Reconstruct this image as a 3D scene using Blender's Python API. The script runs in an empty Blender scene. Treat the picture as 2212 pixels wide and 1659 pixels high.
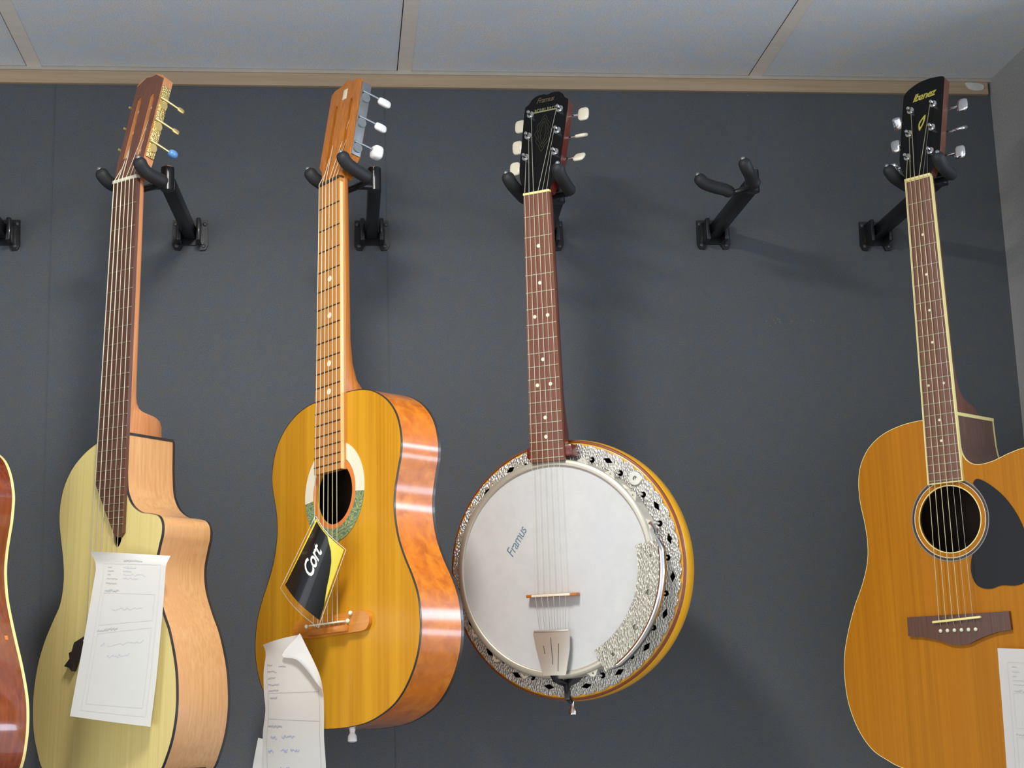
import bpy, bmesh, math, random
from mathutils import Matrix, Vector, noise
from mathutils.geometry import tessellate_polygon
random.seed(7)
scn = bpy.context.scene
COL = scn.collection
H = 2.7   # ceiling height
CEIL = H

# ------------------------------------------------------------------ camera
FPX, PITCH, YAW, ROLL = 3327.3, .1970, .1158, -.0324
cy, sy, cp, sp = math.cos(YAW), math.sin(YAW), math.cos(PITCH), math.sin(PITCH)
fw = Vector((sy * cp, cy * cp, sp)); rt = Vector((cy, -sy, 0)); up = rt.cross(fw)
cr, sr = math.cos(ROLL), math.sin(ROLL)
r2, u2 = cr * rt + sr * up, -sr * rt + cr * up
cam = bpy.data.cameras.new('camera')
cam.sensor_width = 36; cam.lens = FPX / 2212 * 36; cam.clip_start = .05; cam.clip_end = 50
co = bpy.data.objects.new('camera', cam); COL.objects.link(co)
m = Matrix.Identity(4)
for i in range(3):
    m[i][0], m[i][1], m[i][2] = r2[i], u2[i], -fw[i]
m[0][3], m[1][3], m[2][3] = .4923, -2.4689, -1.0371 + H
co.matrix_world = m
scn.camera = co

# ------------------------------------------------------------------ world, lights, exposure
scn.view_settings.view_transform = 'Standard'
scn.view_settings.look = 'None'
scn.view_settings.gamma = 1
scn.view_settings.use_curve_mapping = False
scn.view_settings.exposure = 0.0
w = bpy.data.worlds.new('world'); scn.world = w; w.use_nodes = True
w.node_tree.nodes['Background'].inputs[0].default_value = (.88, .93, 1.0, 1)
w.node_tree.nodes['Background'].inputs[1].default_value = 1.08

def area(name, loc, target, sx, sy_, energy, col=(1, 1, 1), spread=180):
    l = bpy.data.lights.new(name, 'AREA'); l.shape = 'RECTANGLE'; l.size = sx; l.size_y = sy_
    l.energy = energy; l.color = col; l.spread = math.radians(spread)
    o = bpy.data.objects.new(name, l); COL.objects.link(o)
    o.location = loc
    o.rotation_euler = (Vector(target) - Vector(loc)).to_track_quat('-Z', 'Y').to_euler()
    return o
area('fill_light', (-2.3, -2.7, 1.4), (.2, 0, 1.9), 1.3, 1.2, 19, (.88, .94, 1.0))  # soft cool fill from the left, its source unseen
area('fill_light', (-.9, -4.6, .9), (.1, -1.0, 2.2), 3.0, 1.6, 11, (.92, .96, 1.0))  # frontal fill added to lift ceiling and wall, no window seen there
# ceiling lamp just above the top of the picture: the main light on the wall and the instruments
area('ceiling_lamp_light', (.42, -1.1, 2.675), (.42, -1.1, 0), .16, .34, 20, (1.0, .97, .92))
# bright openings far to the right of the wall return, seen mirrored in the glossy ribs
area('side_window_light', (3.0, -1.15, 2.36), (.5, -.35, 2.1), 1.5, .28, 17, (.70, .80, 1.0))
area('side_window_light', (3.0, -1.25, 1.55), (.5, -.35, 2.0), 1.5, .30, 11, (.72, .80, 1.0))

# ------------------------------------------------------------------ materials
def new_mat(name):
    mt = bpy.data.materials.new(name); mt.use_nodes = True
    nt = mt.node_tree; b = nt.nodes['Principled BSDF']
    return mt, nt, b
def sr(c):   # sRGB 0-255 to linear
    out = []
    for v in c:
        v /= 255.0
        out.append(v / 12.92 if v <= .04045 else ((v + .055) / 1.055) ** 2.4)
    return (*out, 1)
def ramp(nt, stops, fac):
    r = nt.nodes.new('ShaderNodeValToRGB'); e = r.color_ramp.elements
    e[0].position, e[0].color = stops[0][0], stops[0][1]
    e[1].position, e[1].color = stops[-1][0], stops[-1][1]
    for p, c in stops[1:-1]:
        k = e.new(p); k.color = c
    nt.links.new(fac, r.inputs[0]); return r.outputs[0]
def coords(nt, scale, rot=(0, 0, 0)):
    t = nt.nodes.new('ShaderNodeTexCoord'); mp = nt.nodes.new('ShaderNodeMapping')
    mp.inputs['Scale'].default_value = scale; mp.inputs['Rotation'].default_value = rot
    nt.links.new(t.outputs['Object'], mp.inputs[0]); return mp.outputs[0]
def noise_n(nt, vec, scale=1, detail=4, rough=.5, dist=0):
    n = nt.nodes.new('ShaderNodeTexNoise'); nt.links.new(vec, n.inputs['Vector'])
    n.inputs['Scale'].default_value = scale; n.inputs['Detail'].default_value = detail
    n.inputs['Roughness'].default_value = rough; n.inputs['Distortion'].default_value = dist
    return n.outputs['Fac']
def plain(name, c, rough=.5, metal=0, coat=0, var=0, spec=.5, vs=60):
    mt, nt, b = new_mat(name)
    c = sr(c)
    if var:
        n = noise_n(nt, coords(nt, (1, 1, 1)), vs, 4)
        lo = tuple(v * (1 - var) for v in c[:3]) + (1,); hi = tuple(min(1, v * (1 + var)) for v in c[:3]) + (1,)
        nt.links.new(ramp(nt, [(.3, lo), (.7, hi)], n), b.inputs['Base Color'])
    else:
        b.inputs['Base Color'].default_value = c
    b.inputs['Roughness'].default_value = rough; b.inputs['Metallic'].default_value = metal
    b.inputs['Coat Weight'].default_value = coat; b.inputs['Coat Roughness'].default_value = .08
    b.inputs['Specular IOR Level'].default_value = spec
    return mt
def wood(name, c1, c2, scale=(160, 160, 5), rough=.35, coat=.4, c3=None, big=None, croug=.12, spec=.5):
    """grain running along the instrument's long axis (local z)"""
    mt, nt, b = new_mat(name)
    v = coords(nt, scale)
    n = noise_n(nt, v, 1, 5, .55, .4)
    st = [(.3, sr(c1)), (.7, sr(c2))]
    base = ramp(nt, st, n)
    n2 = noise_n(nt, coords(nt, big or (22, 22, 1.2)), 1, 2, .5)
    mx = nt.nodes.new('ShaderNodeMix'); mx.data_type = 'RGBA'; mx.blend_type = 'MIX'
    f = nt.nodes.new('ShaderNodeMapRange'); f.inputs['From Min'].default_value = .45; f.inputs['From Max'].default_value = .7
    f.inputs['To Max'].default_value = .7
    nt.links.new(n2, f.inputs[0]); nt.links.new(f.outputs[0], mx.inputs['Factor'])
    nt.links.new(base, mx.inputs[6]); mx.inputs[7].default_value = sr(c3 or c2)
    nt.links.new(mx.outputs[2], b.inputs['Base Color'])
    b.inputs['Roughness'].default_value = rough; b.inputs['Specular IOR Level'].default_value = spec
    b.inputs['Coat Weight'].default_value = coat; b.inputs['Coat Roughness'].default_value = croug
    return mt
def metal_tex(name, c, rough, scale, strength, dist=.0015, stretch=(1, 1, 1)):
    mt, nt, b = new_mat(name)
    b.inputs['Base Color'].default_value = sr(c); b.inputs['Metallic'].default_value = .72; b.inputs['Roughness'].default_value = rough
    v = nt.nodes.new('ShaderNodeTexVoronoi'); v.feature = 'F1'; v.inputs['Scale'].default_value = scale
    nt.links.new(coords(nt, stretch, (0, .5, 0)), v.inputs['Vector'])
    bp = nt.nodes.new('ShaderNodeBump'); bp.inputs['Strength'].default_value = strength; bp.inputs['Distance'].default_value = dist
    nt.links.new(v.outputs['Distance'], bp.inputs['Height']); nt.links.new(bp.outputs[0], b.inputs['Normal'])
    return mt
def surface(name, c1, c2, s1, c3=None, s2=None, rough=.9, bump=0, tint=0):
    """painted or woven surface: fine speckle plus large soft mottling"""
    mt, nt, b = new_mat(name)
    v = coords(nt, (1, 1, 1))
    a = ramp(nt, [(.35, sr(c1)), (.65, sr(c2))], noise_n(nt, v, s1, 3, .7))
    if c3:
        mx = nt.nodes.new('ShaderNodeMix'); mx.data_type = 'RGBA'
        f = nt.nodes.new('ShaderNodeMapRange'); f.inputs['From Min'].default_value = .4; f.inputs['From Max'].default_value = .65
        f.inputs['To Max'].default_value = .5
        nt.links.new(noise_n(nt, v, s2, 3, .55), f.inputs[0]); nt.links.new(f.outputs[0], mx.inputs['Factor'])
        nt.links.new(a, mx.inputs[6]); mx.inputs[7].default_value = sr(c3); a = mx.outputs[2]
    if tint:
        mx = nt.nodes.new('ShaderNodeMix'); mx.data_type = 'RGBA'; mx.blend_type = 'MULTIPLY'; mx.inputs['Factor'].default_value = 1
        t_ = ramp(nt, [(.32, (1.07, 1.0, .92, 1)), (.5, (1, 1, 1, 1)), (.68, (.93, 1.0, 1.09, 1))], noise_n(nt, v, tint, 3, .6))
        nt.links.new(a, mx.inputs[6]); nt.links.new(t_, mx.inputs[7]); a = mx.outputs[2]
    nt.links.new(a, b.inputs['Base Color']); b.inputs['Roughness'].default_value = rough
    b.inputs['Specular IOR Level'].default_value = .25
    if bump:
        bp = nt.nodes.new('ShaderNodeBump'); bp.inputs['Strength'].default_value = bump; bp.inputs['Distance'].default_value = .001
        nt.links.new(noise_n(nt, v, s1, 3, .7), bp.inputs['Height']); nt.links.new(bp.outputs[0], b.inputs['Normal'])
    return mt

M = {}
M['wall'] = surface('dark_wall_fabric', (75, 79, 83), (95, 98, 102), 620, (86, 87, 87), 34, .95, .3, 55)
M['tile'] = surface('ceiling_tile', (200, 204, 208), (230, 233, 236), 420, (208, 216, 224), 14, .95, .35, 30)
M['grid'] = plain('ceiling_grid', (226, 218, 206), .6, var=.04)
M['angle'] = plain('wall_angle', (178, 170, 156), .6, var=.05)
M['gap'] = plain('grid_shadow_gap', (45, 42, 38), .9)
M['rwall'] = surface('grey_plaster', (150, 149, 146), (170, 168, 164), 260, (158, 158, 158), 6, .9, .2)
M['pine'] = wood('pine_trim', (166, 142, 112), (186, 162, 132), (4, 160, 160), .6, .05, (162, 144, 118), (1.5, 20, 20))
M['patch'] = plain('white_filler', (205, 205, 198), .9, var=.1)
M['floor'] = plain('floor_vinyl', (176, 168, 156), .8, var=.1)
M['black'] = plain('black_metal', (22, 23, 26), .38, .3, .2)
M['foam'] = plain('black_rubber', (26, 28, 31), .6, var=.15)
M['blackgloss'] = plain('black_gloss', (8, 8, 9), .25, 0, .1, 0, .25)
M['hoop'] = plain('dull_nickel_hoop', (196, 192, 176), .42, .55)
M['wire'] = plain('pale_wire', (206, 204, 186), .4, .3)
M['ivory'] = plain('ivory_plastic', (226, 220, 196), .35, 0, .3)
M['white'] = plain('white_plastic', (238, 238, 236), .35, 0, .3)
M['pearl'] = plain('pearl_inlay', (232, 228, 200), .3, 0, .3)
M['chrome'] = plain('chrome', (225, 225, 225), .14, 1)
M['nickel'] = plain('nickel_plate', (206, 204, 192), .34, .7)
M['gold'] = plain('gold_plate', (238, 214, 140), .3, .75)
M['goldtex'] = metal_tex('engraved_gold_plate', (240, 215, 140), .25, 420, .8, .002)
M['foil'] = metal_tex('hammered_silver', (214, 211, 202), .36, 300, 1.0, .002, (1.6, 1, .75))
M['foil2'] = metal_tex('ribbed_silver', (214, 211, 194), .36, 300, 1.0, .002, (2.0, 1, .6))
M['greyplate'] = plain('grey_metal_plate', (140, 146, 148), .4, .6, var=.1)
M['brass'] = plain('bronze_string', (225, 215, 170), .35, .7)
M['nylon'] = plain('pale_string', (224, 218, 190), .4, .2)
M['steel'] = plain('steel_string', (205, 200, 190), .3, .8)
M['fret'] = plain('fret_wire', (196, 196, 168), .35, .6)
M['fretdark'] = plain('dark_fret_wire', (84, 62, 40), .4, .5)
M['cream'] = plain('cream_binding', (240, 226, 150), .35, 0, .3)
M['blackbind'] = plain('black_binding', (40, 42, 48), .35, 0, .3)
M['dkbind'] = plain('dark_binding', (52, 46, 40), .35, 0, .3)
M['rosewood'] = wood('rosewood_board', (70, 42, 32), (104, 68, 52), (500, 500, 12), .4, .25, (88, 56, 44))
M['rosewood2'] = wood('brown_board', (96, 60, 44), (134, 88, 64), (500, 500, 12), .4, .3, (112, 72, 52))
M['bjboard'] = wood('reddish_board', (92, 52, 36), (132, 82, 56), (500, 500, 10), .35, .3, (110, 62, 40))
M['maple_board'] = wood('light_brown_board', (168, 112, 54), (200, 140, 72), (400, 400, 10), .4, .3, (182, 124, 62))
M['honey'] = wood('honey_headstock', (162, 92, 26), (200, 124, 42), (260, 260, 8), .35, .3, (180, 104, 34))
M['g1top'] = wood('pale_spruce', (210, 190, 118), (224, 206, 136), (260, 260, 3), .45, .15, (217, 198, 126), croug=.3)
M['g1side'] = wood('pink_mahogany', (200, 148, 98), (216, 170, 118), (260, 260, 12), .34, .7, (208, 156, 108), croug=.24)
M['g1neck'] = wood('mahogany_neck', (188, 122, 76), (212, 148, 98), (260, 260, 12), .4, .3)
M['g2top'] = wood('amber_spruce', (178, 118, 12), (198, 141, 25), (200, 200, 2.5), .4, .15, (218, 162, 36), croug=.15, spec=.3)
M['g2side'] = wood('flamed_brown_rib', (176, 88, 18), (224, 132, 28), (60, 60, 60), .22, .9, (206, 112, 22), (14, 14, 14), croug=.13)
M['g2neck'] = wood('orange_brown_neck', (170, 98, 34), (200, 126, 52), (260, 260, 10), .3, .6)
M['g5top'] = wood('orange_spruce', (162, 100, 6), (184, 118, 11), (240, 240, 2.5), .45, .04, (178, 110, 10), croug=.15, spec=.2)
M['g5side'] = wood('dark_mahogany_rib', (84, 56, 46), (112, 78, 64), (260, 260, 12), .4, .4)
M['g5neck'] = wood('red_brown_neck', (92, 52, 38), (120, 72, 52), (260, 260, 12), .4, .4)
M['g0side'] = wood('red_gloss_rib', (98, 36, 16), (146, 66, 28), (170, 170, 6), .16, 1.0, (120, 48, 22), croug=.05)
M['g0top'] = wood('red_brown_top', (140, 76, 36), (176, 104, 54), (240, 240, 3), .3, .6)
M['bjneck'] = wood('dark_red_neck', (84, 26, 18), (112, 40, 28), (260, 260, 10), .3, .6)
M['bjreso'] = wood('orange_resonator', (220, 160, 22), (236, 176, 36), (60, 200, 60), .3, .3, (218, 152, 26))
M['bjrim'] = plain('brown_rim', (130, 64, 30), .35, 0, .5)
M['drum'] = surface('drum_skin', (195, 196, 194), (201, 202, 200), 60, (193, 194, 198), 9, .45, 0)
M['bridge2'] = wood('amber_bridge', (180, 108, 30), (208, 136, 46), (8, 260, 260), .35, .3)
M['edge'] = wood('painted_edge_highlight', (222, 176, 118), (240, 200, 146), (400, 400, 6), .35, .3)  # pale colour paints the highlight along the fretboard side
M['ebony'] = wood('ebony_bridge', (34, 30, 30), (50, 44, 42), (300, 300, 10), .45, .1)
M['inside'] = wood('shade_darkened_inside', (44, 32, 24), (66, 48, 34), (200, 200, 5), .8, 0)  # wood colour darkened to paint the shade inside bodies and resonator
M['orange'] = plain('orange_ring', (216, 124, 56), .35, 0, .3)
M['pickup'] = plain('tortoise_black', (16, 16, 20), .22, 0, .12, 0, .3)
M['goldink'] = plain('gold_lettering', (206, 196, 92), .4, .3)
M['emblem'] = plain('worn_emblem', (150, 150, 110), .5, .2)
M['darkgold'] = plain('faded_gold_lettering', (92, 80, 58), .5, .2)
M['blueink'] = plain('blue_grey_lettering', (96, 122, 138), .6)
M['dimink'] = plain('dim_inlay', (52, 52, 36), .5)
M['screw'] = plain('dull_screw', (72, 74, 76), .5, .5)
M['blue'] = plain('blue_knob', (96, 150, 210), .35, 0, .2)
M['whiteink'] = plain('white_lettering', (232, 230, 222), .4)
M['printgrey'] = plain('printed_grey', (178, 179, 180), .8)
M['printlight'] = plain('printed_light_grey', (196, 198, 200), .8)
M['pen'] = plain('blue_pen', (196, 197, 212), .8)
M['printmid'] = plain('printed_mid_grey', (150, 150, 154), .8)
M['pen2'] = plain('strong_blue_pen', (140, 146, 190), .8)
M['grime'] = plain('pale_scuff', (120, 112, 84), .9)
# paper: slightly translucent
def paper_mat(name, c, tr=.25):
    mt, nt, b = new_mat(name)
    b.inputs['Base Color'].default_value = sr(c); b.inputs['Roughness'].default_value = .85; b.inputs['Specular IOR Level'].default_value = .2
    t = nt.nodes.new('ShaderNodeBsdfTranslucent'); t.inputs[0].default_value = sr(c)
    mx = nt.nodes.new('ShaderNodeMixShader'); mx.inputs[0].default_value = tr
    nt.links.new(b.outputs[0], mx.inputs[1]); nt.links.new(t.outputs[0], mx.inputs[2])
    nt.links.new(mx.outputs[0], nt.nodes['Material Output'].inputs[0]); return mt
M['paper'] = paper_mat('white_paper', (220, 220, 217))
M['paper2'] = paper_mat('thin_receipt_paper', (222, 221, 216), .4)
M['card'] = plain('black_card', (8, 8, 9), .3, 0, .25, 0, .2)
M['rim'] = plain('clear_sealed_rim', (206, 200, 176), .2, 0, .5)
M['yellow'] = plain('yellow_card', (222, 206, 62), .35, 0, .5)
M['olive'] = plain('olive_edge', (90, 96, 60), .5)
# clear plastic sleeve
mt, nt, b = new_mat('clear_plastic')
tr_ = nt.nodes.new('ShaderNodeBsdfTransparent'); gl_ = nt.nodes.new('ShaderNodeBsdfGlossy'); gl_.inputs['Roughness'].default_value = .1
fr_ = nt.nodes.new('ShaderNodeFresnel'); fr_.inputs[0].default_value = 1.22; mx = nt.nodes.new('ShaderNodeMixShader')
nt.links.new(fr_.outputs[0], mx.inputs[0]); nt.links.new(tr_.outputs[0], mx.inputs[1]); nt.links.new(gl_.outputs[0], mx.inputs[2])
nt.links.new(mx.outputs[0], nt.nodes['Material Output'].inputs[0]); M['plastic'] = mt
# rosette ornament: green and yellow scrolls
mt, nt, b = new_mat('scroll_rosette')
v = coords(nt, (1, 1, 1)); wv = nt.nodes.new('ShaderNodeTexWave'); wv.wave_type = 'RINGS'; wv.inputs['Scale'].default_value = 34
wv.inputs['Distortion'].default_value = 14; wv.inputs['Detail'].default_value = 2; wv.inputs['Detail Scale'].default_value = 2.2
nt.links.new(v, wv.inputs['Vector'])
nt.links.new(ramp(nt, [(.0, sr((82, 116, 98))), (.45, sr((118, 142, 96))), (.62, sr((186, 182, 92))), (1, sr((92, 124, 112)))], wv.outputs['Fac']), b.inputs['Base Color'])
b.inputs['Roughness'].default_value = .4; M['scroll'] = mt

# ------------------------------------------------------------------ mesh helpers
I4 = Matrix.Identity(4)
def mesh_obj(name, vs, fs, mat, parent=None, ang=35, mats=None, fm=None):
    me = bpy.data.meshes.new(name); me.from_pydata([tuple(v) for v in vs], [], fs)
    bm = bmesh.new(); bm.from_mesh(me); bmesh.ops.remove_doubles(bm, verts=bm.verts, dist=1e-6)
    bmesh.ops.recalc_face_normals(bm, faces=bm.faces); bm.to_mesh(me); bm.free()
    me.materials.append(mat)
    me.shade_smooth()
    if ang is not None: me.set_sharp_from_angle(angle=math.radians(ang))
    o = bpy.data.objects.new(name, me); COL.objects.link(o)
    if parent is not None: o.parent = parent
    return o
class MB:
    def __init__(s): s.v = []; s.f = []
    def add(s, vs, fs, mt=None):
        b = len(s.v); s.v += [(mt @ Vector(v)) if mt is not None else Vector(v) for v in vs]; s.f += [tuple(i + b for i in f) for f in fs]; return s
    def box(s, x0, x1, y0, y1, z0, z1, mt=None):
        return s.add([(x, y, z) for x in (x0, x1) for y in (y0, y1) for z in (z0, z1)],
                     [(0, 1, 3, 2), (4, 6, 7, 5), (0, 4, 5, 1), (2, 3, 7, 6), (0, 2, 6, 4), (1, 5, 7, 3)], mt)
    def bbox(s, x0, x1, y0, y1, z0, z1, b=.002, mt=None):
        bm = bmesh.new(); bmesh.ops.create_cube(bm, size=1)
        for v in bm.verts: v.co = Vector(((x0 + x1) / 2 + v.co.x * (x1 - x0), (y0 + y1) / 2 + v.co.y * (y1 - y0), (z0 + z1) / 2 + v.co.z * (z1 - z0)))
        bmesh.ops.bevel(bm, geom=bm.edges[:], offset=b, segments=2, affect='EDGES', profile=.5)
        bm.verts.ensure_lookup_table(); bm.verts.index_update()
        vs = [v.co.copy() for v in bm.verts]; fs = [tuple(v.index for v in f.verts) for f in bm.faces]; bm.free()
        return s.add(vs, fs, mt)
    def tube(s, pts, rad, n=10, cap=True, mt=None, flat=None):
        pts = [Vector(p) for p in pts]; k = len(pts)
        rad = rad if isinstance(rad, (list, tuple)) else [rad] * k
        vs = []; fs = []
        t0 = (pts[1] - pts[0]).normalized(); a = t0.orthogonal().normalized()
        for i, p in enumerate(pts):
            t = (pts[min(i + 1, k - 1)] - pts[max(i - 1, 0)]).normalized()
            a = (a - t * a.dot(t)).normalized(); b = t.cross(a)
            for j in range(n):
                th = 2 * math.pi * j / n
                vs.append(p + (a * math.cos(th) + b * math.sin(th)) * rad[i])
        for i in range(k - 1):
            for j in range(n):
                fs.append((i * n + j, i * n + (j + 1) % n, (i + 1) * n + (j + 1) % n, (i + 1) * n + j))
        if cap: fs.append(tuple(range(n))[::-1]); fs.append(tuple((k - 1) * n + j for j in range(n)))
        return s.add(vs, fs, mt)
    def ell(s, c, r, n=14, mt=None, p=1.0):
        """ellipsoid / superellipsoid (p<1 boxier)"""
        vs = []; fs = []; c = Vector(c)
        f = lambda q: math.copysign(abs(q) ** p, q)
        for i in range(n // 2 + 1):
            ph = -math.pi / 2 + math.pi * i / (n // 2)
            for j in range(n):
                th = 2 * math.pi * j / n
                vs.append(c + Vector((r[0] * f(math.cos(ph)) * f(math.cos(th)), r[1] * f(math.cos(ph)) * f(math.sin(th)), r[2] * f(math.sin(ph)))))
        for i in range(n // 2):
            for j in range(n): fs.append((i * n + j, i * n + (j + 1) % n, (i + 1) * n + (j + 1) % n, (i + 1) * n + j))
        return s.add(vs, fs, mt)
    def lathe(s, prof, n=32, mt=None, close=False):
        """prof = (radius, y) pairs, axis = local y"""
        vs = []; fs = []; k = len(prof)
        for j in range(n):
            th = 2 * math.pi * j / n
            for r, y in prof: vs.append((r * math.cos(th), y, r * math.sin(th)))
        for j in range(n):
            j2 = (j + 1) % n
            for i in range(k - 1): fs.append((j * k + i, j * k + i + 1, j2 * k + i + 1, j2 * k + i))
            if close: fs.append((j * k + k - 1, j * k, j2 * k, j2 * k + k - 1))
        return s.add(vs, fs, mt)
    def prism(s, outer, y0, y1, holes=(), mt=None):
        """plate in the local xz plane between depths y0 and y1 (numbers or functions of x,z)"""
        f0 = y0 if callable(y0) else (lambda x, z: y0); f1 = y1 if callable(y1) else (lambda x, z: y1)
        loops = [list(outer)] + [list(h) for h in holes]
        flat = [p for l in loops for p in l]; n = len(flat)
        tris = tessellate_polygon([[Vector((p[0], p[1], 0)) for p in l] for l in loops])
        vs = [(p[0], f0(*p), p[1]) for p in flat] + [(p[0], f1(*p), p[1]) for p in flat]
        fs = [tuple(t) for t in tris] + [tuple(i + n for i in t)[::-1] for t in tris]
        b = 0
        for l in loops:
            k = len(l)
            for i in range(k): fs.append((b + i, b + (i + 1) % k, b + (i + 1) % k + n, b + i + n))
            b += k
        return s.add(vs, fs, mt)
    def build(s, name, mat, parent=None, ang=35):
        return mesh_obj(name, s.v, s.f, mat, parent, ang)

def crom(pts, per=6, closed=True):
    n = len(pts); out = []
    rng = range(n) if closed else range(n - 1)
    for i in rng:
        if closed: p0, p1, p2, p3 = pts[i - 1], pts[i], pts[(i + 1) % n], pts[(i + 2) % n]
        else: p0, p1, p2, p3 = pts[max(i - 1, 0)], pts[i], pts[i + 1], pts[min(i + 2, n - 1)]
        for j in range(per):
            t = j / per
            out.append(tuple(.5 * ((2 * b) + (-a + c) * t + (2 * a - 5 * b + 4 * c - d) * t * t + (-a + 3 * b - 3 * c + d) * t ** 3)
                             for a, b, c, d in zip(p0, p1, p2, p3)))
    if not closed: out.append(tuple(pts[-1]))
    return out
def circ(cx, cz, r, n=40, rz=None, a0=0, a1=2 * math.pi, end=False):
    k = n + 1 if end else n
    return [(cx + r * math.cos(a0 + (a1 - a0) * i / n), cz + (rz or r) * math.sin(a0 + (a1 - a0) * i / n)) for i in range(k)]
def area2(p): return sum(p[i][0] * p[(i + 1) % len(p)][1] - p[(i + 1) % len(p)][0] * p[i][1] for i in range(len(p))) / 2
def offset(pts, d):
    """positive d grows a closed outline"""
    sg = 1 if area2(pts) > 0 else -1; n = len(pts); out = []
    for i in range(n):
        a = Vector(pts[i - 1]); b = Vector(pts[(i + 1) % n]); t = (b - a)
        if t.length < 1e-9: out.append(pts[i]); continue
        t.normalize(); out.append((pts[i][0] + t.y * d * sg, pts[i][1] - t.x * d * sg))
    return out
def dedupe(pts, e=1e-5):
    out = [pts[0]]
    for p in pts[1:]:
        if (Vector(p) - Vector(out[-1])).length > e: out.append(p)
    if (Vector(out[0]) - Vector(out[-1])).length < e: out.pop()
    return out
def ring_strip(outline, d_out, d_in, f0, f1):
    """closed rectangular-section band following an outline"""
    A = offset(outline, d_out); B = offset(outline, -d_in); n = len(A); vs = []; fs = []
    for L in (A, B):
        for p in L: vs.append((p[0], f0(*p), p[1]))
        for p in L: vs.append((p[0], f1(*p), p[1]))
    for i in range(n):
        j = (i + 1) % n
        fs += [(i, j, n + j, n + i), (2 * n + i, 2 * n + j, 3 * n + j, 3 * n + i), (i, j, 2 * n + j, 2 * n + i), (n + i, n + j, 3 * n + j, 3 * n + i)]
    return vs, fs
def text_mesh(s, size, fn, name, mat, parent, shear=0, spacing=1.0, bold=0, squash=1.0):
    """letters mapped through fn(u, v) -> local point; u,v centred"""
    cu = bpy.data.curves.new('t', 'FONT'); cu.body = s; cu.size = size; cu.align_x = 'CENTER'; cu.align_y = 'CENTER'
    cu.shear = shear; cu.space_character = spacing; cu.offset = bold; cu.resolution_u = 3
    o = bpy.data.objects.new('t', cu); COL.objects.link(o)
    me = bpy.data.meshes.new_from_object(o.evaluated_get(bpy.context.evaluated_depsgraph_get()))
    vs = [fn(v.co.x * squash, v.co.y) for v in me.vertices]; fs = [tuple(p.vertices) for p in me.polygons]
    bpy.data.objects.remove(o); bpy.data.curves.remove(cu); bpy.data.meshes.remove(me)
    return mesh_obj(name, vs, fs, mat, parent, None)
def root(name, label, cat, mat4, group=None):
    o = bpy.data.objects.new(name, None); COL.objects.link(o); o.matrix_world = mat4
    o.empty_display_size = .05; o['label'] = label; o['category'] = cat
    if group: o['group'] = group
    return o
def pose(a, t, r, x, y, z):
    return Matrix.Translation((x, y, z + H)) @ Matrix.Rotation(-a, 4, 'Z') @ Matrix.Rotation(t, 4, 'X') @ Matrix.Rotation(r, 4, 'Y')
def struct(o): o['kind'] = 'structure'; return o
def lerp(a, b, t): return a + (b - a) * t
def fz(S, n): return -S * (1 - 2 ** (-n / 12.0))

# ------------------------------------------------------------------ room
XR = 1.6501
struct(MB().box(-3, XR, 0, .1, 0, H + .05).build('wall_back', M['wall']))
struct(MB().box(XR, XR + .12, -.42, .1, 0, H + .05).build('wall_right', M['rwall']))
struct(MB().box(-3, 4.2, -5, .1, -.1, 0).build('floor', M['floor']))
# ceiling: lay-in tiles above a metal grid
TS = .61
cb = MB()
for i in range(-5, 7):
    x0 = i * TS + .013; x1 = (i + 1) * TS - .0110
    for j in range(0, 7):
        y1 = -j * 1.22 - (.012 if j == 0 else .012); y0 = -(j + 1) * 1.22 + .012
        if y0 < -5: y0 = -5
        if y1 <= y0: continue
        cb.box(x0, x1, y0, y1, H + .0002, H + .012)
struct(cb.build('ceiling', M['tile']))
struct(MB().box(-3, 4.2, -5, 0, H + .013, H + .03).build('trim_5', M['gap']))
gb = MB()
for i in range(-4, 7):
    gb.box(i * TS - .0095, i * TS + .0135, -5, -.001, H - .0006, H + .0005)
for j in range(1, 5): gb.box(-3, 4.2, -j * 1.22 - .012, -j * 1.22 + .012, H - .0012, H + .0007)
struct(gb.build('trim_1', M['grid']))
# thin wall angle, then the pine strip under it
struct(MB().box(-3, XR, -.010, -.0002, H - .0055, H + .001).build('trim_2', M['angle']))
struct(MB().box(-3, XR - .006, -.007, -.0001, H - .0275, H - .0056).build('trim_3', M['pine']))
pb = MB()
pb.prism(crom([(1.603, H - .007), (1.614, H - .0065), (1.628, H - .008), (1.636, H - .012), (1.634, H - .019), (1.624, H - .0215), (1.612, H - .020), (1.605, H - .014)], 4), -.0085, -.0068)
struct(pb.build('trim_4', M['patch']))

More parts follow.
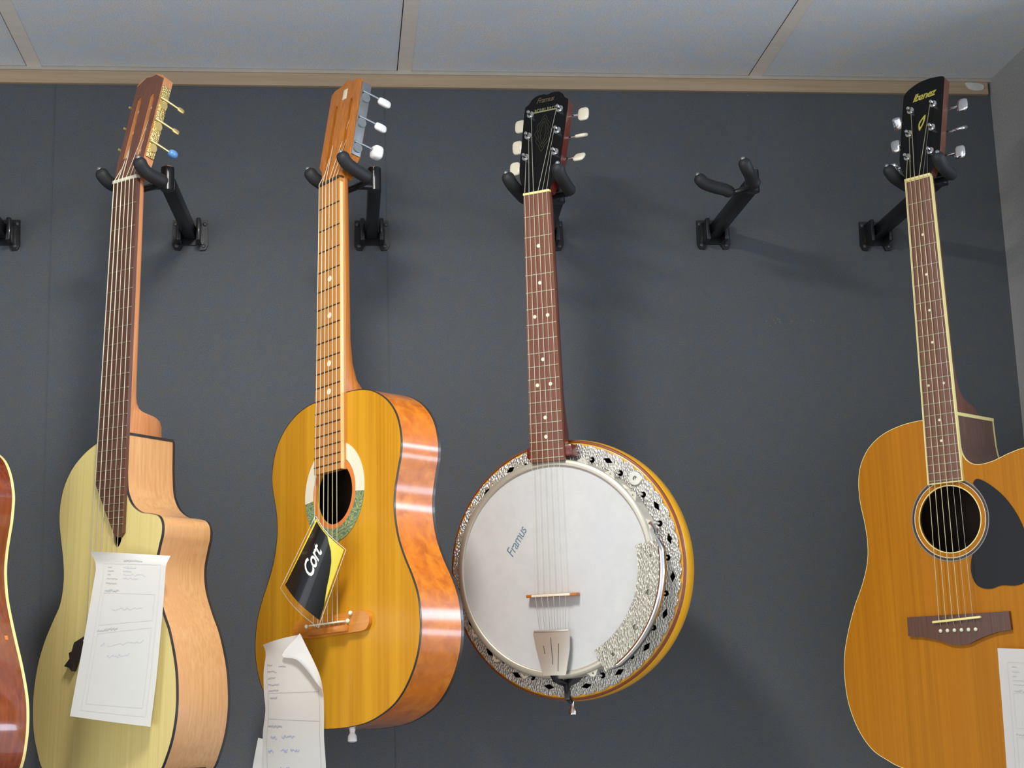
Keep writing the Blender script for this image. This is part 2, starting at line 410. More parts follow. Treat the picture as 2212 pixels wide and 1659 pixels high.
# ------------------------------------------------------------------ instrument building blocks
def body(rt_, outline, depth, mt_top, mt_side, mt_back, mt_bind, hole=None, bw=.0028, bs=.003, bind_back=True, yf=.006, extra_holes=()):
    """soundboard with its hole, bent ribs, back and edge bindings"""
    holes = ([hole] if hole else [])
    top = MB().prism(outline, yf, yf + .003, holes).build('soundboard', mt_top, rt_, 30)
    n = len(outline)
    rib_o = outline; ri = offset(outline, -.0025)
    vs = []; fs = []
    K = 5
    for L in (rib_o, ri):
        for k in range(K):
            for p in L: vs.append((p[0], lerp(yf + .003, depth(*p), k / (K - 1)), p[1]))
    for s_ in (0, 1):
        for k in range(K - 1):
            for i in range(n):
                j = (i + 1) % n; b0 = (s_ * K + k) * n
                fs.append((b0 + i, b0 + j, b0 + n + j, b0 + n + i))
    half_ = len(fs) // 2; nv_ = len(vs) // 2
    mesh_obj('rib', vs[:nv_], fs[:half_], mt_side, rt_, 50)
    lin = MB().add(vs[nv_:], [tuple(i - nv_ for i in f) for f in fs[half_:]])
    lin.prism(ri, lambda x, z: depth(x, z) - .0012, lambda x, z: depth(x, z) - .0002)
    lin.prism(ri, yf + .0031, yf + .0040, holes); lin.build('shade_lining', M['inside'], rt_, 40)  # dark liner added so the soundhole looks unlit
    MB().prism(outline, depth, lambda x, z: depth(x, z) + .003).build('back', mt_back, rt_, 30)
    if mt_bind:
        v, f = ring_strip(outline, .0002, bw, lambda x, z: yf - .0003, lambda x, z: yf + bs)
        mesh_obj('binding', v, f, mt_bind, rt_, 40)
        if bind_back:
            v, f = ring_strip(outline, .0002, bw, lambda x, z: depth(x, z) - .001, lambda x, z: depth(x, z) + .0034)
            mesh_obj('binding', v, f, mt_bind, rt_, 40)
    return top
def neck(rt_, mat, secs, name='neck'):
    """secs: (z, halfwidth, back depth y, front y); D-shaped sections"""
    vs = []; fs = []; n = 12
    for z, hw, yb, y0 in secs:
        for j in range(n + 1):
            th = math.pi * j / n
            x = hw * math.cos(th); c = math.sin(th) ** .75
            vs.append((x, y0 + (yb - y0) * c, z))
    m_ = n + 1
    for i in range(len(secs) - 1):
        for j in range(n): fs.append((i * m_ + j, i * m_ + j + 1, (i + 1) * m_ + j + 1, (i + 1) * m_ + j))
        fs.append((i * m_ + n, i * m_, (i + 1) * m_, (i + 1) * m_ + n))
    fs.append(tuple(range(m_))); fs.append(tuple((len(secs) - 1) * m_ + j for j in range(m_))[::-1])
    return mesh_obj(name, vs, fs, mat, rt_, 40)
def board(rt_, mat, outline, y0=0.0, y1=.006):
    return MB().prism(outline, y0, y1).build('fretboard', mat, rt_, 30)
def frets(rt_, S, n, hwf, mat, y=0.0, w=.0011, lim=None, start=1):
    for k in range(start, n + 1):
        z = fz(S, k); a, b = -hwf(z), hwf(z)
        if lim: a, b = lim(z, a, b)
        pr = [(-.5, .0002), (-.35, -.0007), (0, -.0010), (.35, -.0007), (.5, .0002)]
        vs = []
        for x in (a + .0004, b - .0004):
            for p, q in pr: vs.append((x, y + q, z + p * w * 1.0))
        fs = [(i, i + 1, i + 6, i + 5) for i in range(4)] + [(0, 1, 2, 3, 4), (9, 8, 7, 6, 5)]
        mesh_obj('fret', vs, fs, mat, rt_, 60)
def dots(rt_, pts, mat, y=0.0, r=.003):
    for x, z in pts:
        mb = MB().lathe([(0, y - .0004), (r, y - .0004), (r, y + .0006)], 14, Matrix.Translation((x, 0, z)))
        mb.build('position_dot', mat, rt_)
def hframe(beta, oz=0.0):
    """headstock frame: x, depth behind the face, distance along the head"""
    return Matrix.Translation((0, 0, oz)) @ Matrix.Rotation(-beta, 4, 'X')
def string_(rt_, pts, r, mat, name='string'):
    return MB().tube(pts, r, 6).build(name, mat, rt_, 180)
def button(mb, c, size, ang, F, p=.55):
    mb.ell((0, 0, 0), size, 16, F @ Matrix.Translation(c) @ Matrix.Rotation(ang, 4, 'X'), p)
    return mb

# ------------------------------------------------------------------ instruments
# ================= G1 : pale nylon-string cutaway guitar
P1 = pose(.74384, -.01760, .02651, .19302, -.30604, -.29861)
g1 = root('classical_guitar', 'pale-topped nylon-string guitar with a cutaway, pinkish ribs and gold tuners', 'guitar', P1)
D1 = lambda x, z: .090 + (-z - .37) / .49 * .010
L1 = [(-.030, -.3745), (-.06, -.387), (-.087, -.406), (-.105, -.43), (-.113, -.456), (-.1135, -.482), (-.108, -.508), (-.100, -.539), (-.0965, -.569), (-.101, -.6), (-.115, -.624),
      (-.130, -.65), (-.142, -.68), (-.148, -.712), (-.149, -.743), (-.144, -.776), (-.134, -.802), (-.120, -.826), (-.09, -.848), (-.045, -.860), (0, -.863),
      (.045, -.860), (.09, -.848), (.120, -.824), (.133, -.802), (.142, -.778), (.147, -.750), (.147, -.722), (.142, -.687), (.128, -.645), (.113, -.617), (.099, -.585), (.0955, -.556),
      (.101, -.53), (.1055, -.514), (.105, -.500), (.098, -.490), (.084, -.4855), (.062, -.482), (.044, -.472), (.033, -.458), (.0275, -.442), (.0245, -.41)]
O1 = crom(L1, 5, False) + [(.0240, -.380), (.0235, -.3705), (.012, -.3705), (0, -.3705), (-.015, -.3712)]
O1 = dedupe(O1)
h1 = crom([(.0085, -.500), (.0075, -.513), (.0095, -.522), (.0155, -.5275), (.0215, -.522), (.0235, -.513), (.0235, -.500)], 4)
body(g1, O1, D1, M['g1top'], M['g1side'], M['g1side'], M['blackbind'], h1, .0003, .004)
# block end binding strip beneath the heel
MB().box(.0195, .0245, .006, .0905, -.3715, -.3680).build('end_strip', M['blackbind'], g1)
hw1 = lambda z: lerp(.026, .0325, min(1, -z / .51))
bo = [(-.026, .0), (.026, 0), (.0315, -.5085), (.0245, -.5145), (.016, -.5125), (-.0085, -.474), (-.0305, -.437), (-.0312, -.40)]
board(g1, M['rosewood'], bo, 0, .006)
def lim1(z, a, b):
    if z < -.437: a = lerp(-.0305, .015, (-.437 - z) / .0755)
    return a, b
frets(g1, .65, 25, hw1, M['fret'], 0, .0010, lim1)
neck(g1, M['g1neck'], [(.016, .0262, .0215, .0055), (.006, .0258, .0215, .0045), (-.02, .0262, .0235, .006), (-.15, .0275, .0245, .006), (-.26, .0285, .0255, .006), (-.300, .0285, .0265, .006), (-.316, .0275, .0285, .006), (-.325, .0262, .032, .006), (-.331, .0250, .038, .006),
     (-.3345, .0242, .048, .006), (-.3362, .0238, .060, .006), (-.3380, .0236, .073, .006), (-.3425, .0235, .0815, .006), (-.350, .0232, .0850, .006), (-.3702, .0230, .0865, .006)])
B1 = hframe(.22)
hd = [(-.0258, .004), (.0258, .004), (.0262, .012), (.029, .030), (.030, .168), (.024, .174), (.010, .179), (0, .1775), (-.010, .179), (-.024, .174), (-.030, .168), (-.029, .030), (-.0262, .012)]
slotL = [(-.019, .040), (-.009, .040), (-.009, .140), (-.014, .145), (-.019, .140)]
slotR = [(.009, .040), (.019, .040), (.019, .140), (.014, .145), (.009, .140)]
MB().prism(hd, .001, .018, [slotL, slotR], B1).build('headstock', M['g1neck'], g1, 30)
MB().prism([(-.0255, .004), (.0255, .004), (.0285, .030), (.0295, .166), (.010, .1775), (0, .176), (-.010, .1775), (-.0295, .166), (-.0285, .030)], .0004, .0012, [slotL, slotR], B1).build('headstock_veneer', M['g5neck'], g1, 30)
MB().bbox(-.026, .026, -.0022, .006, -.0005, .0045, .0008).build('nut', M['ivory'], g1)
for sx in (-1, 1):
    X = sx * .030
    pl_ = MB().bbox(min(X, X + sx * .0016), max(X, X + sx * .0016), .002, .017, .036, .155, .0006, B1).build('tuner_plate', M['goldtex'], g1)
    for k, s_ in enumerate((.052, .088, .124)):
        MB().tube([(sx * .004, .0095, s_), (sx * .030, .0095, s_)], .0033, 12, True, B1).build('string_roller', M['ivory'], g1)
        MB().tube([(X + sx * .0015, .010, s_), (X + sx * .0035, .010, s_)], .0065, 14, True, B1).build('gear', M['gold'], g1)
        MB().tube([(X + sx * .0045, .000, s_ + .008), (X + sx * .0045, .020, s_ + .008), (X + sx * .0045, .036, s_ + .008)], [.0018, .0018, .0016], 8, True, B1).build('tuner_shaft', M['gold'], g1)
        kb = MB()
        if sx > 0 and k == 0: button(kb, (X + .0045, .044, s_ + .008), (.0065, .0085, .0060), 0, B1, .9)
        else: button(kb, (X + sx * .0045, .040, s_ + .008), (.0016, .0065, .0036), 0, B1)
        o = kb.build('tuner_button', M['blue'] if (sx > 0 and k == 0) else M['gold'], g1, 60)
        if sx > 0 and k == 0: o['label'] = 'blue capped tuner button'
sx_n = [-.0215 + .0086 * i for i in range(6)]; sx_s = [-.029 + .0116 * i for i in range(6)]
for i in range(6):
    k = (0, 1, 2)[i] if i < 3 else (2, 1, 0)[i - 3]
    s_ = (.052, .088, .124)[k]; tx = (-1 if i < 3 else 1) * (.0115 + .002 * (k))
    e = B1 @ Vector((tx, .0062, s_))
    string_(g1, [(sx_s[i], -.004, -.652), (sx_n[i], -.0026, .002), e], .00075 if i < 3 else .00050, M['nylon'])
br = [(-.056, -.655), (-.060, -.667), (-.066, -.669), (-.064, -.677), (-.075, -.687), (-.064, -.689), (-.058, -.694), (-.052, -.680), (-.03, -.676), (0, -.678), (.03, -.676), (.052, -.680), (.058, -.694), (.064, -.689), (.075, -.687), (.064, -.677), (.066, -.669), (.060, -.667), (.056, -.655), (.03, -.645), (-.03, -.645)]
MB().prism(br, -.002, .0062).build('bridge', M['ebony'], g1, 30)
MB().bbox(-.034, .034, -.0045, -.001, -.654, -.6515, .0006).build('saddle', M['ivory'], g1)
# preamp panel low on the rib, dark control cover
def on_rib(O, depth, z0, t, off=0):
    """point on the right-hand rib of outline O at height z0 and depth fraction t"""
    best = None
    for i in range(len(O)):
        p, q = O[i], O[(i + 1) % len(O)]
        if p[0] > .05 and q[0] > .05 and (p[1] - z0) * (q[1] - z0) <= 0 and p[1] != q[1]:
            u = (z0 - p[1]) / (q[1] - p[1]); x = lerp(p[0], q[0], u)
            if best is None or x > best[0]:
                d = Vector((q[0] - p[0], q[1] - p[1])).normalized(); nrm = Vector((abs(d.y), -d.x if d.y > 0 else d.x))
                best = (x, nrm)
    x, nrm = best
    return Vector((x + nrm.x * off, depth(x, z0) * t, z0 + nrm.y * off))
def rib_panel(rt_, O, depth, z0, z1, t0, t1, mat, name, th=.0025):
    vs = []; fs = []; K = 8
    for L in range(2):
        for k in range(K + 1):
            z = lerp(z0, z1, k / K)
            for t in (t0, t1): vs.append(on_rib(O, depth, z, t, th if L == 0 else -.001))
    n = (K + 1) * 2
    for k in range(K):
        a = k * 2; fs += [(a, a + 1, a + 3, a + 2), (n + a, n + a + 1, n + a + 3, n + a + 2), (a, a + 2, n + a + 2, n + a), (a + 1, a + 3, n + a + 3, n + a + 1)]
    fs += [(0, 1, n + 1, n), (n - 2, n - 1, 2 * n - 1, 2 * n - 2)]
    return mesh_obj(name, vs, fs, mat, rt_, 30)
pnl = rib_panel(g1, O1, D1, -.820, -.845, .36, .84, M['blackgloss'], 'control_panel')
for t in (.5, .7):
    p = on_rib(O1, D1, -.828, t, .004); MB().ell(p, (.004, .004, .004), 10).build('control_knob', M['foam'], pnl)

# ================= G2 : amber parlour guitar
P2 = pose(.95762, -.03456, -.02411, .48802, -.30183, -.29868)
g2 = root('acoustic_guitar', 'amber guitar with glossy brown ribs and white tuner buttons, left of the banjo', 'guitar', P2)
D2 = lambda x, z: .068 + (-z - .32) / .46 * .009
half = [(.046, -.3205), (.075, -.3245), (.100, -.333), (.126, -.349), (.146, -.372), (.1555, -.40), (.156, -.424), (.149, -.449), (.142, -.476), (.141, -.504), (.148, -.536), (.161, -.564), (.178, -.592),
        (.190, -.618), (.1945, -.645), (.1942, -.668), (.188, -.693), (.175, -.718), (.155, -.741), (.130, -.758), (.088, -.773), (.046, -.779)]
L2 = [(0, -.3195)] + half + [(0, -.7808)] + [(-a, b) for a, b in half[::-1]]
O2 = crom(L2, 5)
hc2 = (.003, -.460)
h2 = circ(*hc2, .0432, 48)
body(g2, O2, D2, M['g2top'], M['g2side'], M['g2side'], M['dkbind'], h2, .0008, .0024)
def arc_ring(c, r0, r1, a0, a1, y0, y1, n=40):
    full = abs(a1 - a0) > 2 * math.pi - 1e-3
    mb = MB(); vs = []; fs = []
    for i in range(n + 1):
        a = a0 + (a1 - a0) * i / n
        for r, y in ((r0, y0), (r1, y0), (r1, y1), (r0, y1)): vs.append((c[0] + r * math.cos(a), y, c[1] + r * math.sin(a)))
    for i in range(n):
        for k in range(4): fs.append((i * 4 + k, i * 4 + (k + 1) % 4, i * 4 + 4 + (k + 1) % 4, i * 4 + 4 + k))
    if not full: fs += [(0, 1, 2, 3), (n * 4 + 3, n * 4 + 2, n * 4 + 1, n * 4)]
    return mb.add(vs, fs)
R = math.radians
arc_ring(hc2, .0434, .0515, 0, 2 * math.pi, .0055, .0064, 60).build('rosette_ring', M['orange'], g2)
arc_ring((hc2[0], -.458), .0512, .0712, R(-6), R(187), .0052, .0063, 50).build('rosette_cover', M['ivory'], g2)
arc_ring((hc2[0], -.458), .0515, .0710, R(187), R(354), .0054, .0063, 50).build('rosette_ornament', M['scroll'], g2)
hw2 = lambda z: lerp(.0262, .0325, min(1, -z / .44))
hw2_ = lambda z: lerp(.0262, .0325, -z / .430)
bo = [(-.0262, 0), (.0262, 0), (.0325, -.430), (-.0325, -.430)]
board(g2, M['maple_board'], bo, -.004, .006)
eb = MB(); eb.add([(hw2_(z) - .0002, y, z) for z in (-.006, -.430) for y in (-.0040, .0016)] + [(hw2_(z) + .0004, y, z) for z in (-.006, -.430) for y in (-.0040, .0016)],
                [(0, 1, 3, 2), (4, 6, 7, 5), (0, 2, 6, 4), (1, 5, 7, 3), (0, 4, 5, 1), (2, 3, 7, 6)])
eb.build('board_edge_highlight', M['edge'], g2)  # thin strip carrying the painted highlight
frets(g2, .65, 18, hw2, M['fretdark'], -.004, .0020)
dots(g2, [(.003, (fz(.65, k) + fz(.65, k - 1)) / 2) for k in (5, 7, 10, 12)], M['pearl'], -.004, .0045)
neck(g2, M['g2neck'], [(.016, .0262, .0205, .0035), (.006, .0258, .0205, .003), (-.02, .0265, .023, -.002), (-.15, .0285, .025, -.002), (-.24, .0295, .027, -.002), (-.275, .0295, .032, -.002), (-.297, .029, .041, -.002),
     (-.309, .0285, .053, -.002), (-.316, .028, .066, -.002), (-.3215, .028, .070, -.002)])
B2 = hframe(.17)
hd = [(-.0260, .004), (.0260, .004), (.0268, .014), (.030, .026), (.0385, .036), (.0385, .160), (.030, .1655), (.012, .167), (0, .1735), (-.012, .167), (-.030, .1655), (-.0385, .160), (-.0385, .036), (-.030, .026), (-.0268, .014)]
slotL = crom([(-.0225, .045), (-.019, .040), (-.0155, .045), (-.0155, .128), (-.019, .134), (-.0225, .128)], 3); slotR = [(-a, b) for a, b in slotL[::-1]]
MB().prism(hd, -.001, .018, [slotL, slotR], B2).build('headstock', M['honey'], g2, 30)
MB().bbox(-.0055, .0045, -.0016, -.0006, .140, .157, .0004, B2).build('headstock_inlay', M['ivory'], g2)
MB().bbox(-.0262, .0262, -.0062, .004, -.0005, .0035, .0006).build('nut', M['fretdark'], g2)
for sx in (-1, 1):
    X = sx * .0385
    MB().bbox(min(X, X + sx * .0018), max(X, X + sx * .0018), .001, .017, .036, .158, .0008, B2).build('tuner_plate', M['greyplate'], g2)
    for k, s_ in enumerate((.048, .090, .132)):
        MB().tube([(sx * .006, .009, s_), (sx * .0385, .009, s_)], .0033, 12, True, B2).build('string_roller', M['ivory'], g2)
        MB().tube([(X + sx * .0015, .009, s_), (X + sx * .0045, .009, s_)], .0075, 16, True, B2).build('gear', M['greyplate'], g2)
        MB().tube([(X + sx * .004, .002, s_ + .008), (X + sx * .004, .036, s_ + .008)], .0018, 8, True, B2).build('tuner_shaft', M['greyplate'], g2)
        kb = MB(); button(kb, (X + sx * .004, .042, s_ + .006), ((.0042, .0105, .0065), (.0036, .0105, .0060), (.0038, .0115, .0060))[k] if not (sx > 0 and k == 0) else (.0095, .0085, .0105), 0, B2, .6)
        kb.build('tuner_button', M['white'], g2, 60)
for i in range(6):
    xn = -.0215 + .0086 * i; xs = -.0285 + .0114 * i
    k = (0, 1, 2)[i] if i < 3 else (2, 1, 0)[i - 3]
    s_ = (.048, .090, .132)[k]; tx = (-1 if i < 3 else 1) * (.0165 + .002 * k)
    e = B2 @ Vector((tx, .006, s_))
    string_(g2, [(xs, .001, -.646), (xs, -.006, -.640), (xn, -.0068, .002), e], .00055 if i < 3 else .00045, M['nylon'])
brg = crom([(-.088, -.640), (-.082, -.631), (-.05, -.629), (0, -.6285), (.05, -.628), (.080, -.629), (.090, -.634), (.092, -.642), (.089, -.650), (.078, -.655), (.04, -.656), (0, -.657), (-.04, -.657), (-.080, -.654), (-.089, -.648)], 4)
MB().prism(brg, .0005, .0062).build('bridge', M['bridge2'], g2, 40)
MB().bbox(-.046, .046, -.0055, .001, -.654, -.645, .0015).build('tie_block', M['g2neck'], g2)
MB().bbox(-.040, .040, -.0060, .001, -.6415, -.639, .0006).build('saddle', M['ivory'], g2)
for x, z in ((-.052, -.640), (.046, -.640), (.052, -.630)):
    MB().ell((x, -.001, z), (.0032, .003, .0032), 10).build('bridge_dot', M['pearl'], g2, 180)
MB().tube([(0, .040, -.780), (0, .040, -.786), (0, .040, -.790), (0, .040, -.797), (0, .040, -.7985)], [.0045, .0035, .006, .0065, .003], 14).build('end_button', M['white'], g2, 60)

# ================= G5 : orange dreadnought with cutaway (right side of frame)
P5 = pose(.86962, .02131, .00804, 1.37381, -.31580, -.29223)
g5 = root('acoustic_guitar', 'orange-topped steel-string guitar with a cutaway, black pickguard and black headstock, nearest the right wall', 'guitar', P5)
D5 = lambda x, z: .122 + (-z - .36) * .006
left = [(-.025, -.3665), (-.063, -.3695), (-.097, -.379), (-.123, -.396), (-.140, -.42), (-.147, -.447), (-.147, -.479), (-.142, -.512), (-.140, -.542), (-.143, -.57), (-.154, -.602), (-.172, -.638),
        (-.187, -.677), (-.196, -.712), (-.198, -.748), (-.194, -.784), (-.181, -.820), (-.161, -.848), (-.138, -.863), (-.111, -.875), (-.06, -.885)]
right = [(-a, b) for a, b in left[9:][::-1]] + [(.140, -.545), (.142, -.512), (.149, -.485), (.152, -.462), (.148, -.442), (.138, -.4305), (.123, -.4275), (.1, -.4325), (.073, -.441), (.05, -.443), (.036, -.4365), (.028, -.424), (.025, -.405)]
O5 = crom(left + [(0, -.888)] + right, 5, False) + [(.0242, -.38), (.024, -.3665), (.012, -.3662), (0, -.366), (-.012, -.3662)]
O5 = dedupe(O5)
hc5 = (-.0008, -.5178)
body(g5, O5, D5, M['g5top'], M['g5side'], M['g5side'], M['cream'], circ(*hc5, .0485, 56), .0006, .0030)
MB().box(.0200, .0248, .006, .125, -.3668, -.3618).build('end_strip', M['cream'], g5)
arc_ring(hc5, .0485, .0500, 0, 2 * math.pi, .0052, .0062, 60).build('rosette_ring', M['cream'], g5)
arc_ring(hc5, .0560, .0570, 0, 2 * math.pi, .0054, .0062, 60).build('rosette_ring', M['ivory'], g5)
arc_ring(hc5, .0575, .0600, 0, 2 * math.pi, .0053, .0062, 60).build('rosette_ring', M['dkbind'], g5)
arc_ring(hc5, .0605, .0618, 0, 2 * math.pi, .0054, .0062, 60).build('rosette_ring', M['greyplate'], g5)
hw5 = lambda z: lerp(.0215, .0280, min(1, -z / .462))
board(g5, M['rosewood2'], [(-.0215, 0), (.0215, 0), (.0280, -.4635), (-.0280, -.4635)], 0, .006)
MB().prism([(-.0218, .0003), (.0218, .0003), (.0283, -.4652), (-.0283, -.4652)], -.0003, .0062,
           [[(-.0203, -.0012), (.0203, -.0012), (.0266, -.4636), (-.0266, -.4636)]]).build('board_binding', M['cream'], g5, 30)
frets(g5, .655, 21, lambda z: hw5(z) - .0012, M['fret'], 0, .0015)
fm5 = lambda k: (fz(.655, k) + fz(.655, k - 1)) / 2
dots(g5, [(0, fm5(3)), (0, fm5(5)), (0, fm5(7)), (0, fm5(9)), (-.0125, fm5(12)), (.0125, fm5(12)), (0, fm5(15)), (0, fm5(17))], M['pearl'], 0, .0020)
neck(g5, M['g5neck'], [(.014, .0245, .0205, .0060), (.005, .0214, .0200, .0045), (-.02, .022, .021, .006), (-.15, .0235, .023, .006), (-.27, .0250, .026, .006), (-.298, .025, .031, .006), (-.318, .0248, .039, .006), (-.330, .0244, .050, .006),
     (-.3375, .0240, .064, .006), (-.3420, .0235, .080, .006), (-.3452, .0232, .096, .006), (-.3490, .0228, .108, .006), (-.3555, .0225, .115, .006), (-.3657, .022, .117, .006)])
B5 = hframe(.285)
hd5 = [(-.0214, .004), (.0214, .004), (.0222, .008), (.0265, .016), (.033, .032), (.0345, .045), (.0350, .170), (.034, .1735)] + \
      crom([(.030, .176), (.012, .1785), (-.006, .1775), (-.020, .1725), (-.030, .166), (-.0350, .158)], 4, False) + [(-.0345, .045), (-.033, .032), (-.0265, .016), (-.0222, .008)]
hd5 = dedupe(hd5)
MB().prism(hd5, .001, .016, (), B5).build('headstock', M['g5neck'], g5, 30)
MB().prism(offset(hd5, -.0003), .0002, .0012, (), B5).build('headstock_veneer', M['blackgloss'], g5, 30)
MB().bbox(-.0215, .0215, -.0022, .006, .0002, .0042, .0008).build('nut', M['cream'], g5)
text_mesh('Ibanez', .0185, lambda u, v: B5 @ Vector((u * 1.0 + .001, -.0002, .1490 + v + u * .06)), 'lettering', M['goldink'], g5, .35, .9, .0004, .88)
leaf = [(-.0025, .086), (-.0045, .094), (-.004, .101), (.001, .108), (.006, .113), (.0065, .108), (.005, .100), (.002, .093)]
MB().prism(crom(leaf, 3), -.0003, .0004, [crom([(-.0018, .0925), (-.0022, .099), (.0015, .105), (.0032, .107), (.003, .102), (.001, .096)], 3)], B5).build('headstock_inlay', M['goldink'], g5)
def closed_tuner(rt_, F, sx, s_, xp, xb, mats, size, ang, ypost=.0, d=.022, hw=.035, hexw=.0045):
    MB().lathe([(0, -.011), (.0024, -.0108), (.0030, -.0095), (.0030, -.0025), (.0058, -.0022), (.0062, .0005)], 18, F @ Matrix.Translation((sx * xp, 0, s_))).build('tuning_post', mats[0], rt_, 40)
    MB().bbox(sx * xp - .007, sx * xp + .007, .016, .028, s_ - .008, s_ + .008, .002, F).build('tuner_housing', mats[0], rt_, 40)
    MB().tube([(sx * (xp + .006), d, s_), (sx * (xb - .006), d, s_)], .0022, 8, True, F).build('tuner_shaft', mats[0], rt_)
    kb = MB(); button(kb, (sx * xb, d, s_), size, ang, F, .62); kb.build('tuner_button', mats[1], rt_, 60)
for sx in (-1, 1):
    for k, s_ in enumerate((.0430, .0850, .1270)):
        closed_tuner(g5, B5, sx, s_, .0195, .056, (M['chrome'], M['chrome']), (.0090, .0030, .0105), (.25, -.94, .1)[k] if sx > 0 else (.9, .3, .6)[k])
for i in range(6):
    xn = -.0178 + .00712 * i; xs = -.0265 + .0106 * i
    k = (0, 1, 2)[i] if i < 3 else (2, 1, 0)[i - 3]
    s_ = (.0430, .0850, .1270)[k]; tx = (-1 if i < 3 else 1) * .0195 + (.003 if i < 3 else -.003)
    e = B5 @ Vector((tx, -.006, s_))
    string_(g5, [(xs, .002, -.6765), (xs, -.0052, -.6625 + i * .0008), (xn, -.0026, .002), e], .00055 if i < 4 else .00030, M['brass'] if i < 4 else M['steel'])
bs5 = [(-.0805, -.6565), (0, -.656), (.0795, -.6555), (.0805, -.6815), (.058, -.6840), (.035, -.6905), (.015, -.6985), (.0004, -.7000), (-.014, -.6985), (-.035, -.6910), (-.058, -.6860), (-.0815, -.6840)]
MB().prism(bs5, .0000, .0062).build('bridge', M['rosewood'], g5, 30)
MB().bbox(-.038, .038, -.0052, .001, -.0017, .0017, .0008, Matrix.Translation((0, 0, -.6635)) @ Matrix.Rotation(-.055, 4, 'Y')).build('saddle', M['cream'], g5)
for i in range(6):
    MB().ell((-.0275 + .0110 * i, -.0012, -.6785), (.0030, .0026, .0030), 12).build('bridge_pin', M['ivory'], g5, 180)
pk = [(.0412, -.4700), (.0440, -.4655), (.050, -.4640), (.062, -.4705), (.078, -.484), (.093, -.502), (.106, -.526), (.114, -.552), (.117, -.58), (.113, -.603), (.104, -.6165), (.09, -.6200), (.0698, -.6185), (.056, -.6220), (.0439, -.6215), (.033, -.616), (.0275, -.606), (.0255, -.592), (.028, -.578)]
inner = [(hc5[0] + .0622 * math.cos(a), hc5[1] + .0622 * math.sin(a)) for a in [R(d) for d in range(-60, 48, 6)]]
MB().prism(crom(pk, 3, False) + inner, .0046, .0062).build('pickguard', M['pickup'], g5, 30)

# ================= G0 : red-brown guitar cut by the left edge
P0 = pose(.7505, -.0176, .015, -.10, -.306, -.2986)
g0 = root('acoustic_guitar', 'glossy red-brown guitar with cream binding, cut off by the left edge of the picture', 'guitar', P0)
D0 = lambda x, z: .103
half = [(.030, -.3655), (.06, -.3765), (.088, -.391), (.105, -.404), (.118, -.424), (.126, -.448), (.1272, -.467), (.1255, -.489), (.122, -.508), (.1185, -.532), (.1185, -.557), (.125, -.589), (.137, -.62), (.151, -.651), (.166, -.683),
        (.179, -.718), (.184, -.745), (.1838, -.775), (.176, -.809), (.152, -.845), (.108, -.868), (.05, -.878)]
O0 = crom([(0, -.365)] + half + [(0, -.880)] + [(-a, b) for a, b in half[::-1]], 5)
body(g0, O0, D0, M['g0top'], M['g0side'], M['g0side'], M['cream'], circ(0, -.515, .049, 40), .003, .005)
board(g0, M['rosewood'], [(-.0215, 0), (.0215, 0), (.0275, -.460), (-.0275, -.460)], 0, .006)
frets(g0, .65, 20, hw5, M['fret'], 0, .0010)
neck(g0, M['g0side'], [(.004, .0212, .019, .004), (-.02, .022, .021, .006), (-.15, .0235, .023, .006), (-.28, .0250, .026, .006), (-.33, .0248, .050, .006), (-.348, .0238, .090, .006), (-.3665, .022, .100, .006)])
B0 = hframe(.24)
MB().prism(hd5, .001, .016, (), B0).build('headstock', M['g0side'], g0, 30)
MB().bbox(-.0215, .0215, -.0022, .006, .0002, .0042, .0008).build('nut', M['ivory'], g0)
for sx in (-1, 1):
    for s_ in (.0430, .0850, .1270): closed_tuner(g0, B0, sx, s_, .0195, .056, (M['chrome'], M['chrome']), (.0090, .0040, .0105), .4)
for i in range(6):
    xn = -.0178 + .00712 * i; xs = -.0265 + .0106 * i; k = (0, 1, 2)[i] if i < 3 else (2, 1, 0)[i - 3]
    string_(g0, [(xs, .002, -.669), (xs, -.0052, -.654), (xn, -.0026, .002), B0 @ Vector(((-1 if i < 3 else 1) * .0165, -.006, (.0430, .0850, .1270)[k]))], .0005, M['brass'])
MB().prism([(a, b + .008) for a, b in bs5], .0, .0062).build('bridge', M['rosewood'], g0, 30)
# small glint on the glossy rib, painted as a tan patch
rib_panel(g0, O0, D0, -.641, -.6465, .855, .90, M['orange'], 'painted_glint', .0004)

# ================= banjo
PB = pose(.58296, .02423, .00815, .78898, -.30968, -.31700)
bj = root('guitar_banjo', 'six-string banjo with a white drum head, hammered silver flange and orange resonator', 'banjo', PB)
ZC = -.55; T = Matrix.Translation((0, 0, ZC))
def polar(r, d): return (r * math.cos(R(d)), ZC + r * math.sin(R(d)))
MB().lathe([(0, .0080), (.1452, .0080), (.1456, .0084), (.1456, .013), (0, .013)], 96, T).build('drum_head', M['drum'], bj)
MB().lathe([(.1452, .0076), (.1458, .0058), (.1475, .0050), (.1540, .0056), (.1555, .0080), (.1558, .0200), (.1560, .0350), (.1530, .0360), (.1515, .0200), (.1500, .0130), (.1450, .0130)], 120, T, True).build('tension_hoop', M['hoop'], bj, 60)
MB().lathe([(.140, .014), (.152, .014), (.152, .060), (.140, .060)], 96, T, True).build('wooden_rim', M['bjrim'], bj)
hole_a = [9.35 + 17.5 * k for k in range(-4, 4)]
hole_a = hole_a[:]  # -60.65 .. 61.85
hole_a = [70.7, 53.4, 36.7, 19.6, 2.2, -15.4, -33.4, -51.8, -70.2] + [180 - a for a in (70.7, 53.4, 36.7, 19.6, 2.2, -15.4, -33.4, -51.8, -70.2)]
dia_a = [62.4, 28.1, 11.0, -6.9, -24.8, -43.0, -61.5, -80.0] + [180 - a for a in (62.4, 45.2, 28.1, 11.0, -6.9, -24.8, -43.0, -61.5, -80.0)]
holes = []
